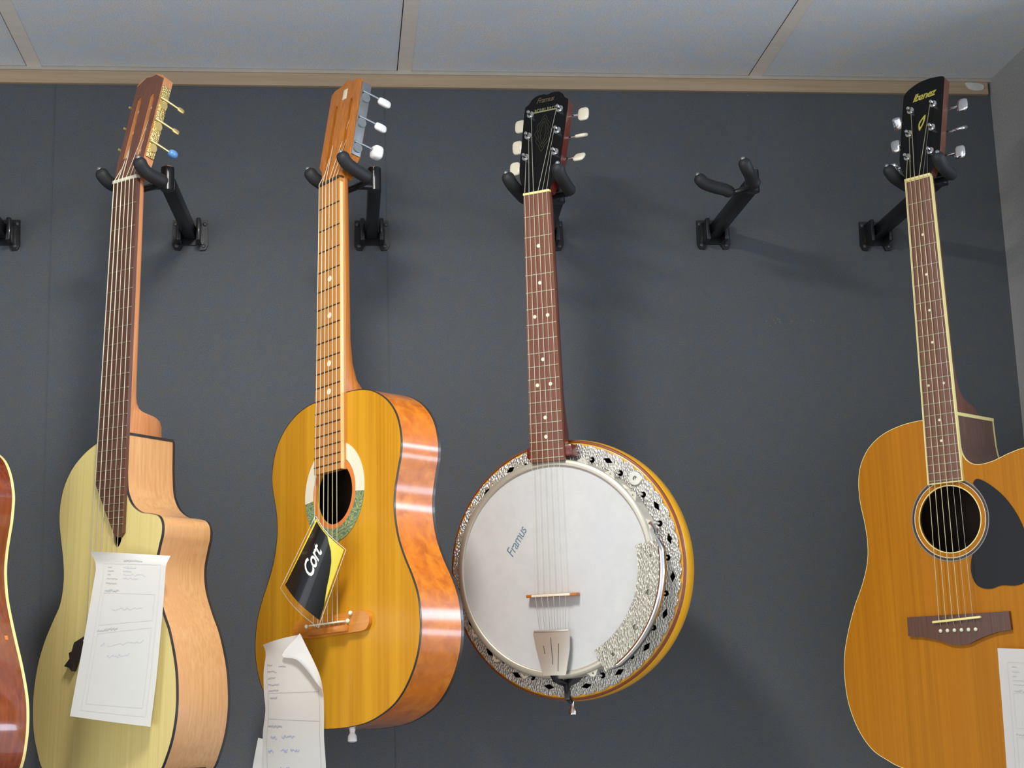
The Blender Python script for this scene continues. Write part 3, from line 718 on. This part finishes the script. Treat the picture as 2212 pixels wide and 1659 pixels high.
for a in hole_a:
    c = polar(.1620, a); holes.append(circ(c[0], c[1], .0044, 12))
for a in dia_a:
    cx, cz = polar(.1690, a); ra = Vector((math.cos(R(a)), math.sin(R(a)))); ta = Vector((-ra.y, ra.x))
    pts = [Vector((cx, cz)) + ta * .0085, Vector((cx, cz)) + ra * .0040, Vector((cx, cz)) - ta * .0085, Vector((cx, cz)) - ra * .0040]
    holes.append([tuple(p) for p in pts])
outer = []
NS = 52
for i in range(NS * 8):
    a = 360.0 * i / (NS * 8); ph = (i % 8) / 8.0
    r = .1782 + .0030 * abs(math.sin(math.pi * ph)) ** .6
    outer.append(polar(r, a))
fl = MB().prism(outer, .0385, .0405, [[p for p in circ(0, ZC, .1545, 90)]] + holes)
fl.build('flange', M['foil'], bj, 30)
cxw, czw = polar(.1700, 45.2)
MB().lathe([(.0035, .0352), (.0095, .0352), (.0105, .0372), (.0105, .0388), (.0035, .0388)], 24, Matrix.Translation((cxw, 0, czw)), True).build('washer', M['nickel'], bj)
for a in hole_a:
    ra = R(a)
    F = T @ Matrix.Rotation(-ra, 4, 'Y')     # local +x becomes the radial direction
    tb = MB().prism([(.1530, -.0125), (.1565, -.0075), (.1610, -.0040), (.1632, 0), (.1610, .0040), (.1565, .0075), (.1530, .0125)], .0088, .0108, [circ(.1580, 0, .0016, 10)], F)
    lug = tb.build('hoop_lug', M['hoop'], bj, 40)
    MB().tube([(.1600, .0095, 0), (.1618, .018, 0), (.1622, .046, 0)], .0019, 8, True, F).build('bracket_hook', M['chrome'], lug)
MB().lathe([(.1772, .0425), (.1800, .0425), (.1842, .0432), (.1868, .0475), (.1885, .060), (.1872, .074), (.1800, .086), (.155, .0935), (.10, .0965), (0, .0975), (0, .0945), (.12, .092), (.165, .082), (.176, .060), (.1772, .0425)], 128, T).build('resonator', M['bjreso'], bj, 50)
MB().lathe([(.1765, .0430), (.1750, .060), (.163, .081), (.12, .0905), (0, .093), (0, .0925), (.12, .0900), (.162, .0805), (.1742, .060), (.1757, .0430)], 96, T).build('shade_lining', M['inside'], bj, 50)  # dark liner added so the flange holes look shaded
MB().lathe([(.1835, .0415), (.1858, .0428), (.1868, .0455), (.1830, .0455)], 128, T, True).build('resonator_edge', M['bjrim'], bj)
# arm rest: ribbed plate over the hoop with a smooth outer lip
def sector(r0f, r1f, a0, a1, n):
    return [polar(r0f(a), a) for a in [a0 + (a1 - a0) * i / n for i in range(n + 1)]] + [polar(r1f(a), a) for a in [a1 + (a0 - a1) * i / n for i in range(n + 1)]]
arm = MB().prism(sector(lambda a: .1325, lambda a: .1655, 10.5, -62.5, 40), -.0005, .0012, [circ(*polar(.1522, a), rr, 14) for a, rr in ((3.1, .0024), (-15.8, .0042), (-35.3, .0042), (-54.2, .0026))])
ar = arm.build('arm_rest', M['foil2'], bj, 30)
vs = []; fs = []; K = 48; pr = [(.1645, -.0012), (.1670, -.0030), (.1695, -.0024), (.1715, .0010), (.1718, .0070), (.1708, .0070), (.1700, .0020), (.1645, .0010)]
for i in range(K + 1):
    a = 11.8 + (-61 - 11.8) * i / K; sc = min(1, min(i, K - i) / 5 + .25)
    for r, y in pr: p = polar(.1645 + (r - .1645) * sc, a); vs.append((p[0], y * (.4 + .6 * sc), p[1]))
n8 = len(pr)
for i in range(K):
    for k in range(n8): fs.append((i * n8 + k, i * n8 + (k + 1) % n8, (i + 1) * n8 + (k + 1) % n8, (i + 1) * n8 + k))
fs += [tuple(range(n8)), tuple(K * n8 + k for k in range(n8))[::-1]]
mesh_obj('arm_rest_lip', vs, fs, M['chrome'], ar, 50)
p0 = polar(.166, 13); p1 = polar(.160, 20)
MB().tube([(p0[0], 0, p0[1]), (p0[0] - .002, .004, p0[1] + .006), (p1[0], .010, p1[1])], [.003, .0028, .0024], 8).build('arm_rest_clamp', M['chrome'], ar)
hwb = lambda z: lerp(.0215, .0270, min(1, -z / .398))
board(bj, M['bjboard'], [(-.0215, 0), (.0215, 0), (.0270, -.398), (-.0270, -.398)], 0, .006)
frets(bj, .590, 19, hwb, M['fret'], 0, .0016)
fmb = lambda k: (fz(.59, k) + fz(.59, k - 1)) / 2
dots(bj, [(0, fmb(3)), (0, fmb(5)), (-.0105, fmb(7)), (.0105, fmb(7)), (0, fmb(10)), (-.0105, fmb(12)), (.0105, fmb(12)), (0, fmb(15)), (0, fmb(17))], M['pearl'], 0, .0028)
neck(bj, M['bjneck'], [(.014, .0240, .0215, .0062), (.005, .0214, .0205, .0045), (-.02, .022, .021, .006), (-.15, .0235, .023, .006), (-.27, .0250, .026, .006), (-.30, .025, .029, .006), (-.325, .025, .036, .006), (-.345, .0245, .044, .006), (-.362, .024, .052, .006), (-.372, .0235, .050, .006), (-.375, .0235, .036, .006), (-.392, .0235, .034, .006)])
MB().bbox(-.036, .036, .0062, .034, -.3920, -.3745, .003).build('heel_plate', M['bjneck'], bj)
BB = hframe(.30)
hdb = [(-.0214, .0045), (.0214, .0045), (.0225, .009), (.0265, .018), (.032, .034), (.0340, .050), (.0370, .150), (.0365, .163), (.031, .1675), (.0265, .175)] + \
      crom([(.020, .1805), (.008, .1820), (0, .1795), (-.008, .1820), (-.020, .1805)], 3, False) + [(-.0265, .175), (-.031, .1675), (-.0365, .163), (-.0370, .150), (-.0340, .050), (-.032, .034), (-.0265, .018), (-.0225, .009)]
hdb = dedupe(hdb)
MB().prism(hdb, .001, .017, (), BB).build('headstock', M['bjneck'], bj, 30)
MB().prism(offset(hdb, -.0003), .0002, .0012, (), BB).build('headstock_veneer', M['blackgloss'], bj, 30)
MB().bbox(-.0215, .0215, -.0022, .006, .0002, .0040, .0008).build('nut', M['cream'], bj)
text_mesh('Framus', .0135, lambda u, v: BB @ Vector((u - .003, -.0002, .1700 + v)), 'lettering', M['darkgold'], bj, .4, .85, .0002, .85)
# small emblem strip: underline plus worn upright letters that cannot be read
em = MB(); em.box(-.0205, .0180, -.0004, .0002, .1480, .1502, BB)
for q in range(9):
    x = -.0185 + q * .0042
    em.box(x, x + .0008, -.0004, .0002, .1508, .1550, BB)
    if q % 3 != 1: em.box(x + .0018, x + .0025, -.0004, .0002, .1508, .1545, BB)
    if q % 2: em.box(x, x + .0024, -.0004, .0002, .1540, .1548, BB)
em.build('emblem_strip', M['emblem'], bj)
# dim heart-shaped scroll inlay between the posts
dm = MB()
for sx in (-1, 1):
    for amp, z0, z1 in ((.0125, .075, .142), (.0085, .082, .136), (.0045, .088, .130)):
        pts = [BB @ Vector((sx * amp * math.sin(math.pi * t) * (1 + .15 * math.sin(9 * math.pi * t)), -.0002, lerp(z0, z1, t))) for t in [i / 24 for i in range(25)]]
        dm.tube(pts, .00045, 5)
dm.build('headstock_inlay', M['dimink'], bj)
for sx in (-1, 1):
    for k, s_ in enumerate((.0685, .1070, .1460)):
        closed_tuner(bj, BB, sx, s_, .0245, .0535, (M['chrome'], M['ivory']), (.0090, .0030, .0108), ((-.55, -.94, .10)[k] if sx > 0 else (.2, .3, .15)[k]))
for i in range(6):
    xn = -.0180 + .0072 * i; xs = -.0235 + .0094 * i; k = (0, 1, 2)[i] if i < 3 else (2, 1, 0)[i - 3]
    e = BB @ Vector(((-1 if i < 3 else 1) * .0215, -.006, (.0685, .1070, .1460)[k]))
    string_(bj, [(xs * .86, -.0035, -.640), (xs, -.0065, -.589), (xn, -.0026, .002), e], .00038 if i < 4 else .00028, M['wire'])
MB().bbox(-.0395, .0395, -.0055, .0078, -.5910, -.5865, .0012).build('bridge', M['honey'], bj)
MB().bbox(-.0300, .0300, -.0068, -.0050, -.5905, -.5870, .0006).build('bridge_cap', M['ivory'], bj)
tp = [(-.0300, -.6375), (.0255, -.6365), (.0262, -.642), (.0250, -.665), (.0195, -.690), (.0175, -.7000), (-.0175, -.7000), (-.0200, -.690), (-.0275, -.660), (-.0305, -.643)]
sl = lambda x0, z0, x1, z1: [(x0 - .0006, z0), (x0 + .0006, z0), (x1 + .0006, z1), (x1 - .0006, z1)]
MB().prism(tp, -.0040, -.0022, [sl(-.0150, -.6585, -.0135, -.6700), sl(-.0035, -.6475, -.0015, -.6850), sl(.0085, -.6560, .0060, -.6945)]).build('tailpiece', M['nickel'], bj, 30)
MB().bbox(-.0290, .0245, -.0050, .0000, -.6400, -.6370, .0010).build('tailpiece_bar', M['nickel'], bj)
MB().tube([(-.004, -.001, -.699), (-.003, .004, -.706), (-.001, .034, -.712), (0, .041, -.735), (0, .048, -.738)], .0040, 8).build('tailpiece_bracket', M['black'], bj)
MB().prism([(-.020, -.704), (-.004, -.708), (.010, -.704), (.022, -.698), (.026, -.703), (.018, -.711), (.004, -.717), (.004, -.735), (-.004, -.735), (-.004, -.717), (-.018, -.711)], .0350, .0380).build('tailpiece_hanger', M['black'], bj, 30)
MB().tube([(0, .052, -.738), (0, .052, -.7465), (0, .052, -.750), (0, .052, -.756), (0, .052, -.7575)], [.0032, .0028, .0058, .0060, .003], 12).build('end_button', M['chrome'], bj, 60)
# maker's script on the drum head, rising to the right
ca, sa = math.cos(R(57)), math.sin(R(57))
text_mesh('Framus', .0205, lambda u, v: Vector((-.0575 + u * ca - v * sa, .0078, -.5095 + u * sa + v * ca)), 'lettering', M['blueink'], bj, .3, .9, 0, .84)

# ------------------------------------------------------------------ wall hangers
def hanger(px, pz, hubw, Mp, label, spread=.038, dz=0.0, base=.037, sh=0.0):
    """wall plate, straight arm and U-shaped rubber-covered yoke; Mp = pose of the instrument it carries"""
    r = root('guitar_hanger', label, 'guitar hanger', Matrix.Translation((px, 0, pz)), 'black guitar hangers screwed to the dark wall')
    P = Vector((px, 0, pz)); hub = Vector(hubw) - P
    a = MB()
    out = [(-.028, .022), (.028, .022), (.029, -.020), (.025, -.028), (.016, -.029), (.011, -.020), (-.011, -.020), (-.016, -.029), (-.025, -.028), (-.029, -.020)]
    a.prism(out, -.0050, -.0001)
    a.bbox(-.019, -.012, -.034, -.004, -.020, .018, .002); a.bbox(.012, .019, -.034, -.004, -.020, .018, .002)
    a.build('wall_plate', M['black'], r, 30)
    for x, z in ((-.0215, -.022), (.0215, -.022), (-.0235, .015), (.0235, .015)):
        MB().ell((x, -.0055, z), (.0036, .0020, .0036), 10).build('screw', M['screw'], r, 180)
    # square arm
    e = hub + Vector((0, .012, -.004)); s0 = Vector((0, -.0055, 0))
    d = (e - s0); yv = -d.normalized(); xv = Vector((1, 0, 0)); zv = xv.cross(yv).normalized()
    F = Matrix.Translation(s0) @ Matrix(((xv.x, yv.x, zv.x, 0), (xv.y, yv.y, zv.y, 0), (xv.z, yv.z, zv.z, 0), (0, 0, 0, 1)))
    MB().bbox(-.0102, .0102, -d.length, 0, -.0100, .0100, .0025, F).build('arm', M['black'], r, 40)
    MB().tube([hub + Vector((0, 0, -.018)), hub + Vector((0, 0, .017))], .0098, 18).build('swivel', M['black'], r, 40)
    MB().tube([hub + Vector((0, 0, .017)), hub + Vector((0, 0, .0195))], .007, 6).build('swivel_bolt', M['chrome'], r, 40)
    Li = Matrix.Translation(-P) @ Mp
    L = lambda x, y, z: Li @ Vector((x, y, z + dz * max(0, min(1, (.066 - y) / .06))))
    L0 = L
    L = lambda x, y, z: L0(x, y + sh, z)
    MB().tube([L(-base, .040, .010), L(-base * .8, .046, .009), L(0, .048, .009), L(base * .8, .046, .009), L(base, .040, .010)], .0050, 12).build('yoke', M['black'], r, 60)
    MB().tube([L(0, .047, .009), L(0, .060, .010), hub + Vector((0, 0, -.012))], .0055, 10).build('yoke_stem', M['black'], r, 60)
    for sx in (-1, 1):
        c = crom([(sx * base, .042, .009), (sx * (base + .001), .028, .014), (sx * (base * .4 + spread * .6), .012, .0205), (sx * spread, -.004, .0285), (sx * (spread + .002), -.013, .0405)], 4, False)
        rad = [.0098] * len(c); rad[-1] = .0045; rad[-2] = .0080; rad[0] = .006; rad[1] = .0088
        MB().tube([L(*q) for q in c], rad, 14).build('yoke_sleeve', M['foam'], r, 60)
        MB().ell(L(sx * (spread + .002), -.0132, .0402), (.0036, .0036, .0036), 10).build('sleeve_tip', M['greyplate'], r, 180)
    return r
def hub_of(Mp): return Mp @ Vector((0, .078, .024))
for Mp, px, dz_, lab in ((P0, -.042, -.009, 'black wall hanger at the left edge of the picture, holding the red-brown guitar'),
                    (P1, .257, -.018, 'black wall hanger holding the pale cutaway guitar with gold tuners'),
                    (P2, .553, -.009, 'black wall hanger holding the amber guitar with white tuner buttons'),
                    (PB, .845, -.004, 'black wall hanger holding the banjo'),
                    (P5, 1.418, -.012, 'black wall hanger holding the orange guitar nearest the right wall')):
    hanger(px, H - .285, hub_of(Mp), Mp, lab, .0405, dz_)
PE = pose(.95, 0, 0, 1.1385 - .078 * math.sin(.95), -.240 - .078 * math.cos(.95), -.2715 - .024)
hanger(1.132, H - .283, hub_of(PE), PE, 'empty black wall hanger between the banjo and the right-hand guitar', .043, -.009, .026, .014)

# ------------------------------------------------------------------ papers
def sheet(name, label, cat, Lp, Rp, mat, bulge=0.0, bn=Vector((-.38, -.92, 0)), curl=None, nu=16, group=None):
    """sheet spanned between two world-space edge curves, returns (object, S(u,v))"""
    Lc = crom(Lp, 6, False); Rc = crom(Rp, 6, False); bn = bn.normalized()
    def S(u, v, off=0.0):
        v = min(max(v, 0), 1); x = v * (len(Lc) - 1); i = min(int(x), len(Lc) - 2); t = x - i
        a = Vector(Lc[i]).lerp(Vector(Lc[i + 1]), t)
        x = v * (len(Rc) - 1); i = min(int(x), len(Rc) - 2); t = x - i
        b = Vector(Rc[i]).lerp(Vector(Rc[i + 1]), t)
        p = a.lerp(b, u) + bn * (bulge * math.sin(math.pi * u) + off)
        if curl: p += bn * curl(u, v)
        return p
    nv = 40; vs = [S(i / nu, j / nv) for j in range(nv + 1) for i in range(nu + 1)]
    fs = [(j * (nu + 1) + i, j * (nu + 1) + i + 1, (j + 1) * (nu + 1) + i + 1, (j + 1) * (nu + 1) + i) for j in range(nv) for i in range(nu)]
    c = vs[0].copy()
    o = mesh_obj(name, [v - c for v in vs], fs, mat, None, 180); o.location = c
    o['label'] = label; o['category'] = cat
    if group: o['group'] = group
    return o, (lambda u, v, off=0.0005: S(u, v, off) - c)
def seg(mb, S, u0, v0, u1, v1, w=.00045, n=6):
    """thin printed line between two sheet points"""
    P_ = [S(lerp(u0, u1, i / n), lerp(v0, v1, i / n)) for i in range(n + 1)]
    d = (P_[-1] - P_[0]).normalized(); nn = Vector((-.38, -.92, 0)).normalized(); s_ = d.cross(nn) * w / 2
    vs = []; [vs.extend((p - s_, p + s_)) for p in P_]
    mb.add(vs, [(2 * i, 2 * i + 1, 2 * i + 3, 2 * i + 2) for i in range(n)])
def scribble(mb, S, u0, u1, v, h, w=.0005, k=10, seed=0):
    rn = random.Random(seed); px, py = u0, v
    for i in range(k * 2):
        qx = lerp(u0, u1, (i + 1) / (k * 2)) + rn.uniform(-.004, .004); qy = v + rn.uniform(-h, h)
        seg(mb, S, px, py, qx, qy, w * .8, 1); px, py = qx, qy
def form(o, S, head=True, x0=.13):
    """printed repair form: frame, three boxes, blurred captions and pen notes"""
    ln = MB()
    seg(ln, S, x0, .13, .93, .13); seg(ln, S, x0, .13, x0, .955); seg(ln, S, .93, .13, .93, .955); seg(ln, S, x0, .955, .93, .955)
    a, b = x0 + .05, .88
    for v0, v1 in ((.385, .555), (.60, .925)):
        seg(ln, S, a, v0, b, v0); seg(ln, S, a, v0, a, v1); seg(ln, S, b, v0, b, v1); seg(ln, S, a, v1, b, v1)
    ln.build('printed_lines', M['printlight'], o, None)
    tx = MB()
    if head: scribble(tx, S, .43, .68, .098, .010, .0016, 14, 1)
    for k, (v, l) in enumerate(((.165, .06), (.205, .09), (.245, .05), (.285, .16), (.325, .16))): scribble(tx, S, x0 + .06, x0 + .06 + l, v, .0045, .0009, 10, k + 3)
    scribble(tx, S, x0 + .06, x0 + .26, .372, .007, .0014, 12, 11); scribble(tx, S, x0 + .04, x0 + .32, .585, .007, .0014, 14, 12)
    tx.build('printed_text', M['printgrey'], o, None)
    pn = MB()
    for k, (u0, u1, v) in enumerate(((.42, .60, .165), (.42, .54, .205), (.43, .74, .24), (.42, .64, .275), (.34, .74, .475), (.26, .30, .66), (.34, .80, .665), (.36, .64, .725))): scribble(pn, S, u0, u1, v, .010, .0006, 9, 30 + k)
    pn.build('handwriting', M['pen'], o, None)
Lp = [(.1653, -.3501, 1.8646), (.1703, -.3521, 1.8439), (.1675, -.351, 1.8224), (.1608, -.3482, 1.7799), (.154, -.3454, 1.7376), (.1467, -.3424, 1.6956), (.1389, -.3392, 1.6497)]
Rp = [(.27, -.3933, 1.8534), (.2664, -.3919, 1.8366), (.2650, -.3912, 1.8112), (.2630, -.3901, 1.7811), (.2600, -.389, 1.7452), (.2555, -.3872, 1.6918), (.2486, -.3845, 1.633)]
ps, S = sheet('paper_sheet', 'white printed form hanging over the strings of the pale cutaway guitar', 'paper', Lp, Rp, M['paper'], .004,
              curl=lambda u, v: .006 * max(0, 1 - v / .12) * math.cos(3 * u))
form(ps, S)
# sheet on the right-hand guitar
e1 = Vector((.0291, -.0257, -.0016)).normalized() * .105
Lp = [(1.4124, -.3599, 1.7013), (1.4120, -.3595, 1.670), (1.4118, -.3594, 1.6373), (1.4112, -.3588, 1.58), (1.4105, -.3583, 1.5371), (1.4100, -.358, 1.47)]
Rp = [tuple(Vector(p) + e1 + Vector((0, 0, -.004))) for p in Lp]
pr_, S = sheet('paper_sheet', 'white printed form on the orange guitar, cut by the right edge of the picture', 'paper', Lp, Rp, M['paper'], .002, Vector((-.66, -.75, 0)))
form(pr_, S, True, .12)
# curled receipt on the amber guitar
bn2 = Vector((-.42, -.9, 0))
Lp = [(.3887, -.2999, 1.7367), (.3907, -.3008, 1.7247), (.3887, -.2999, 1.701), (.3913, -.3011, 1.673), (.3938, -.3023, 1.6482), (.3881, -.2996, 1.6145), (.3874, -.2993, 1.5723), (.386, -.299, 1.50)]
Rp = [(.441, -.3243, 1.7487), (.4504, -.3287, 1.7265), (.4615, -.3339, 1.6983), (.4701, -.3379, 1.6734), (.4717, -.3386, 1.6428), (.4714, -.3385, 1.6095), (.4736, -.3395, 1.5709), (.474, -.340, 1.50)]
rc, S = sheet('receipt_sheet', 'long curled white receipt with a folded corner hanging from the bridge of the amber guitar', 'paper', Lp, Rp, M['paper2'], .010, bn2,
              lambda u, v: -.004 * math.sin(v * 9) * (1 - u), 20)
tx = MB()
for k, (u0, u1, v) in enumerate(((.08, .2, .24), (.35, .5, .25), (.1, .3, .29), (.1, .26, .335), (.1, .32, .38), (.1, .3, .42))): scribble(tx, S, u0, u1, v, .006, .0012, 7, 50 + k)
scribble(tx, S, .12, .26, .475, .005, .0018, 10, 60); scribble(tx, S, .10, .36, .66, .006, .0018, 14, 61)
tx.build('printed_text', M['printmid'], rc, None)
ln = MB(); seg(ln, S, .08, .24, .08, .98); seg(ln, S, .94, .42, .94, .98); seg(ln, S, .08, .44, .94, .44); seg(ln, S, .08, .62, .94, .62); ln.build('printed_lines', M['printmid'], rc, None)
pn = MB()
for k, (u0, u1, v) in enumerate(((.16, .28, .72), (.36, .58, .71), (.1, .2, .79), (.34, .46, .785), (.5, .64, .78), (.22, .48, .86))): scribble(pn, S, u0, u1, v, .009, .0009, 8, 70 + k)
pn.build('handwriting', M['pen2'], rc, None)
# its folded-over corner: a curved triangular flap
A = [Vector(p) for p in [(.4401, -.3340, 1.7492), (.4640, -.3455, 1.6990), (.4706, -.3440, 1.6733)]]
Bp = [Vector(p) for p in [(.4401, -.3340, 1.7492), (.4155, -.3267, 1.7214), (.4350, -.3378, 1.7144), (.4505, -.3441, 1.6985), (.4628, -.3475, 1.6809), (.4706, -.3440, 1.6733)]]
fe = crom([tuple(p) for p in A], 10, False); be = crom([tuple(p) for p in Bp], 4, False)
vs = []; K = len(be); NN = 10
for i in range(K):
    a = Vector(fe[min(int(round(i / (K - 1) * (len(fe) - 1))), len(fe) - 1)]); b_ = Vector(be[i])
    for j in range(NN + 1):
        t = j / NN; vs.append(a.lerp(b_, t) + bn2.normalized() * .0025 * math.sin(math.pi * t) - rc.location)
fs = [(i * (NN + 1) + j, i * (NN + 1) + j + 1, (i + 1) * (NN + 1) + j + 1, (i + 1) * (NN + 1) + j) for i in range(K - 1) for j in range(NN)]
o = mesh_obj('folded_corner', vs, fs, M['paper'], rc, 180); o['label'] = 'bright white folded corner'
# second slip behind it
s2, S = sheet('paper_slip', 'plain cream slip behind the long receipt, at the bottom edge under the amber guitar', 'paper',
              [(.381, -.274, 1.6118), (.377, -.273, 1.592), (.3733, -.2704, 1.5719), (.366, -.268, 1.53)], [(.4274, -.2956, 1.601), (.430, -.297, 1.585), (.4335, -.2985, 1.5709), (.437, -.300, 1.53)], M['paper'], .001, bn2)

# card in a plastic sleeve, tucked under the strings of the amber guitar
tn = Vector((-.5, -.86, -.05)).normalized()
tag_pts = [Vector(p) for p in [(.4634, -.3648, 1.9032), (.5022, -.3847, 1.8565), (.4666, -.3585, 1.762), (.4184, -.3336, 1.8145)]]
tc = tag_pts[0].copy()
tg = root('string_packet', 'black and yellow card in a plastic sleeve hanging in the amber guitar strings', 'card', Matrix.Translation(tc))
def Tq(u, v, off=0.0):
    """u across (left to right), v down the card"""
    a = tag_pts[0].lerp(tag_pts[3], v); b = tag_pts[1].lerp(tag_pts[2], v)
    return a.lerp(b, u) + tn * (.010 * math.sin(math.pi * min(max(u, 0), 1)) + off) - tc
def tpatch(name, u0f, u1f, v0, v1, mat, off, nu=24, nv=24, sub=None):
    vs = []; 
    for j in range(nv + 1):
        v = lerp(v0, v1, j / nv)
        for i in range(nu + 1): vs.append(Tq(lerp(u0f(v), u1f(v), i / nu), v, off))
    fs = [(j * (nu + 1) + i, j * (nu + 1) + i + 1, (j + 1) * (nu + 1) + i + 1, (j + 1) * (nu + 1) + i) for j in range(nv) for i in range(nu)]
    if name == 'sleeve': return mesh_obj(name, vs, fs, mat, tg, 180)
    n = len(vs); back = [v - tn * .0008 for v in vs]
    per = [j * (nu + 1) for j in range(nv + 1)]
    allv = vs + back; fs2 = fs + [tuple(i + n for i in f)[::-1] for f in fs]
    for i in range(nu): fs2 += [(i, i + 1, n + i + 1, n + i), (nv * (nu + 1) + i, nv * (nu + 1) + i + 1, n + nv * (nu + 1) + i + 1, n + nv * (nu + 1) + i)]
    for j in range(nv): a, b = j * (nu + 1), (j + 1) * (nu + 1); fs2 += [(a, b, n + b, n + a), (a + nu, b + nu, n + b + nu, n + a + nu)]
    return mesh_obj(name, allv, fs2, mat, tg, 60)
def bnd(v):
    tb = [(0, .50), (.13, .73), (.24, .82), (.41, .88), (.57, .915), (.7, .955), (.8, .985), (1, .99)]
    for (a, p), (b_, q) in zip(tb, tb[1:]):
        if v <= b_: return lerp(p, q, (v - a) / (b_ - a))
    return .99
tpatch('yellow_card', lambda v: 0.02, lambda v: .97, .01, .95, M['yellow'], 0)
tpatch('black_card', lambda v: .085 - .05 * v, bnd, .02, .97, M['card'], .0012)
tpatch('sleeve', lambda v: -.03, lambda v: 1.02, .975, 1.06, M['plastic'], .0012)
rim = [Tq(-.03, v / 10, .0006) for v in range(0, 11)] + [Tq(-.03, 1.06, .0006)] + [Tq(u / 10, 1.06, .0006) for u in range(0, 11)] + [Tq(1.02, 1.06, .0006)] + [Tq(1.02, v / 10, .0006) for v in range(10, -1, -1)]
rim += [Tq(u / 10, -.01, .0006) for u in range(10, -1, -1)] + [rim[0]]
MB().tube(rim, .00055, 6).build('sealed_rim', M['rim'], tg, 180)
text_mesh('Cort', .030, lambda u, v: Tq(.45 - v * 14.0, .42 - u * 8.8, .0021), 'lettering', M['whiteink'], tg, .25, .9, .0006, .8)

# small scuffs and screw holes on the wall, scratch on the ceiling
struct(MB().add([(1.171, -.305 * 0 - .062, H + .0008), (1.176, -.060, H + .0008), (1.205, -.018, H + .0008), (1.203, -.018, H + .0008)], [(0, 1, 2, 3)]).build('trim_6', M['patch']))

wm = MB()
for x in (.034, .578): wm.box(x, x + .0009, -.0006, -.0001, .3, H - .03)
struct(wm.build('trim_7', plain('fabric_seam', (84, 87, 91), .9)))
sc = MB(); rn = random.Random(5)
for cx_, cz_, k in ((1.224, H - .032, 3), (1.223, H - .442, 4), (1.245, H - .438, 12), (1.284, H - .434, 5), (1.225, H - .30, 2)):
    for _ in range(k):
        x, z, a = cx_ + rn.uniform(-.016, .016), cz_ + rn.uniform(-.006, .006), rn.uniform(.0006, .0020)
        sc.prism([(x - a, z), (x, z - a * .6), (x + a, z), (x, z + a * .6)], -.0005, -.0001)
struct(sc.build('trim_8', M['grime']))
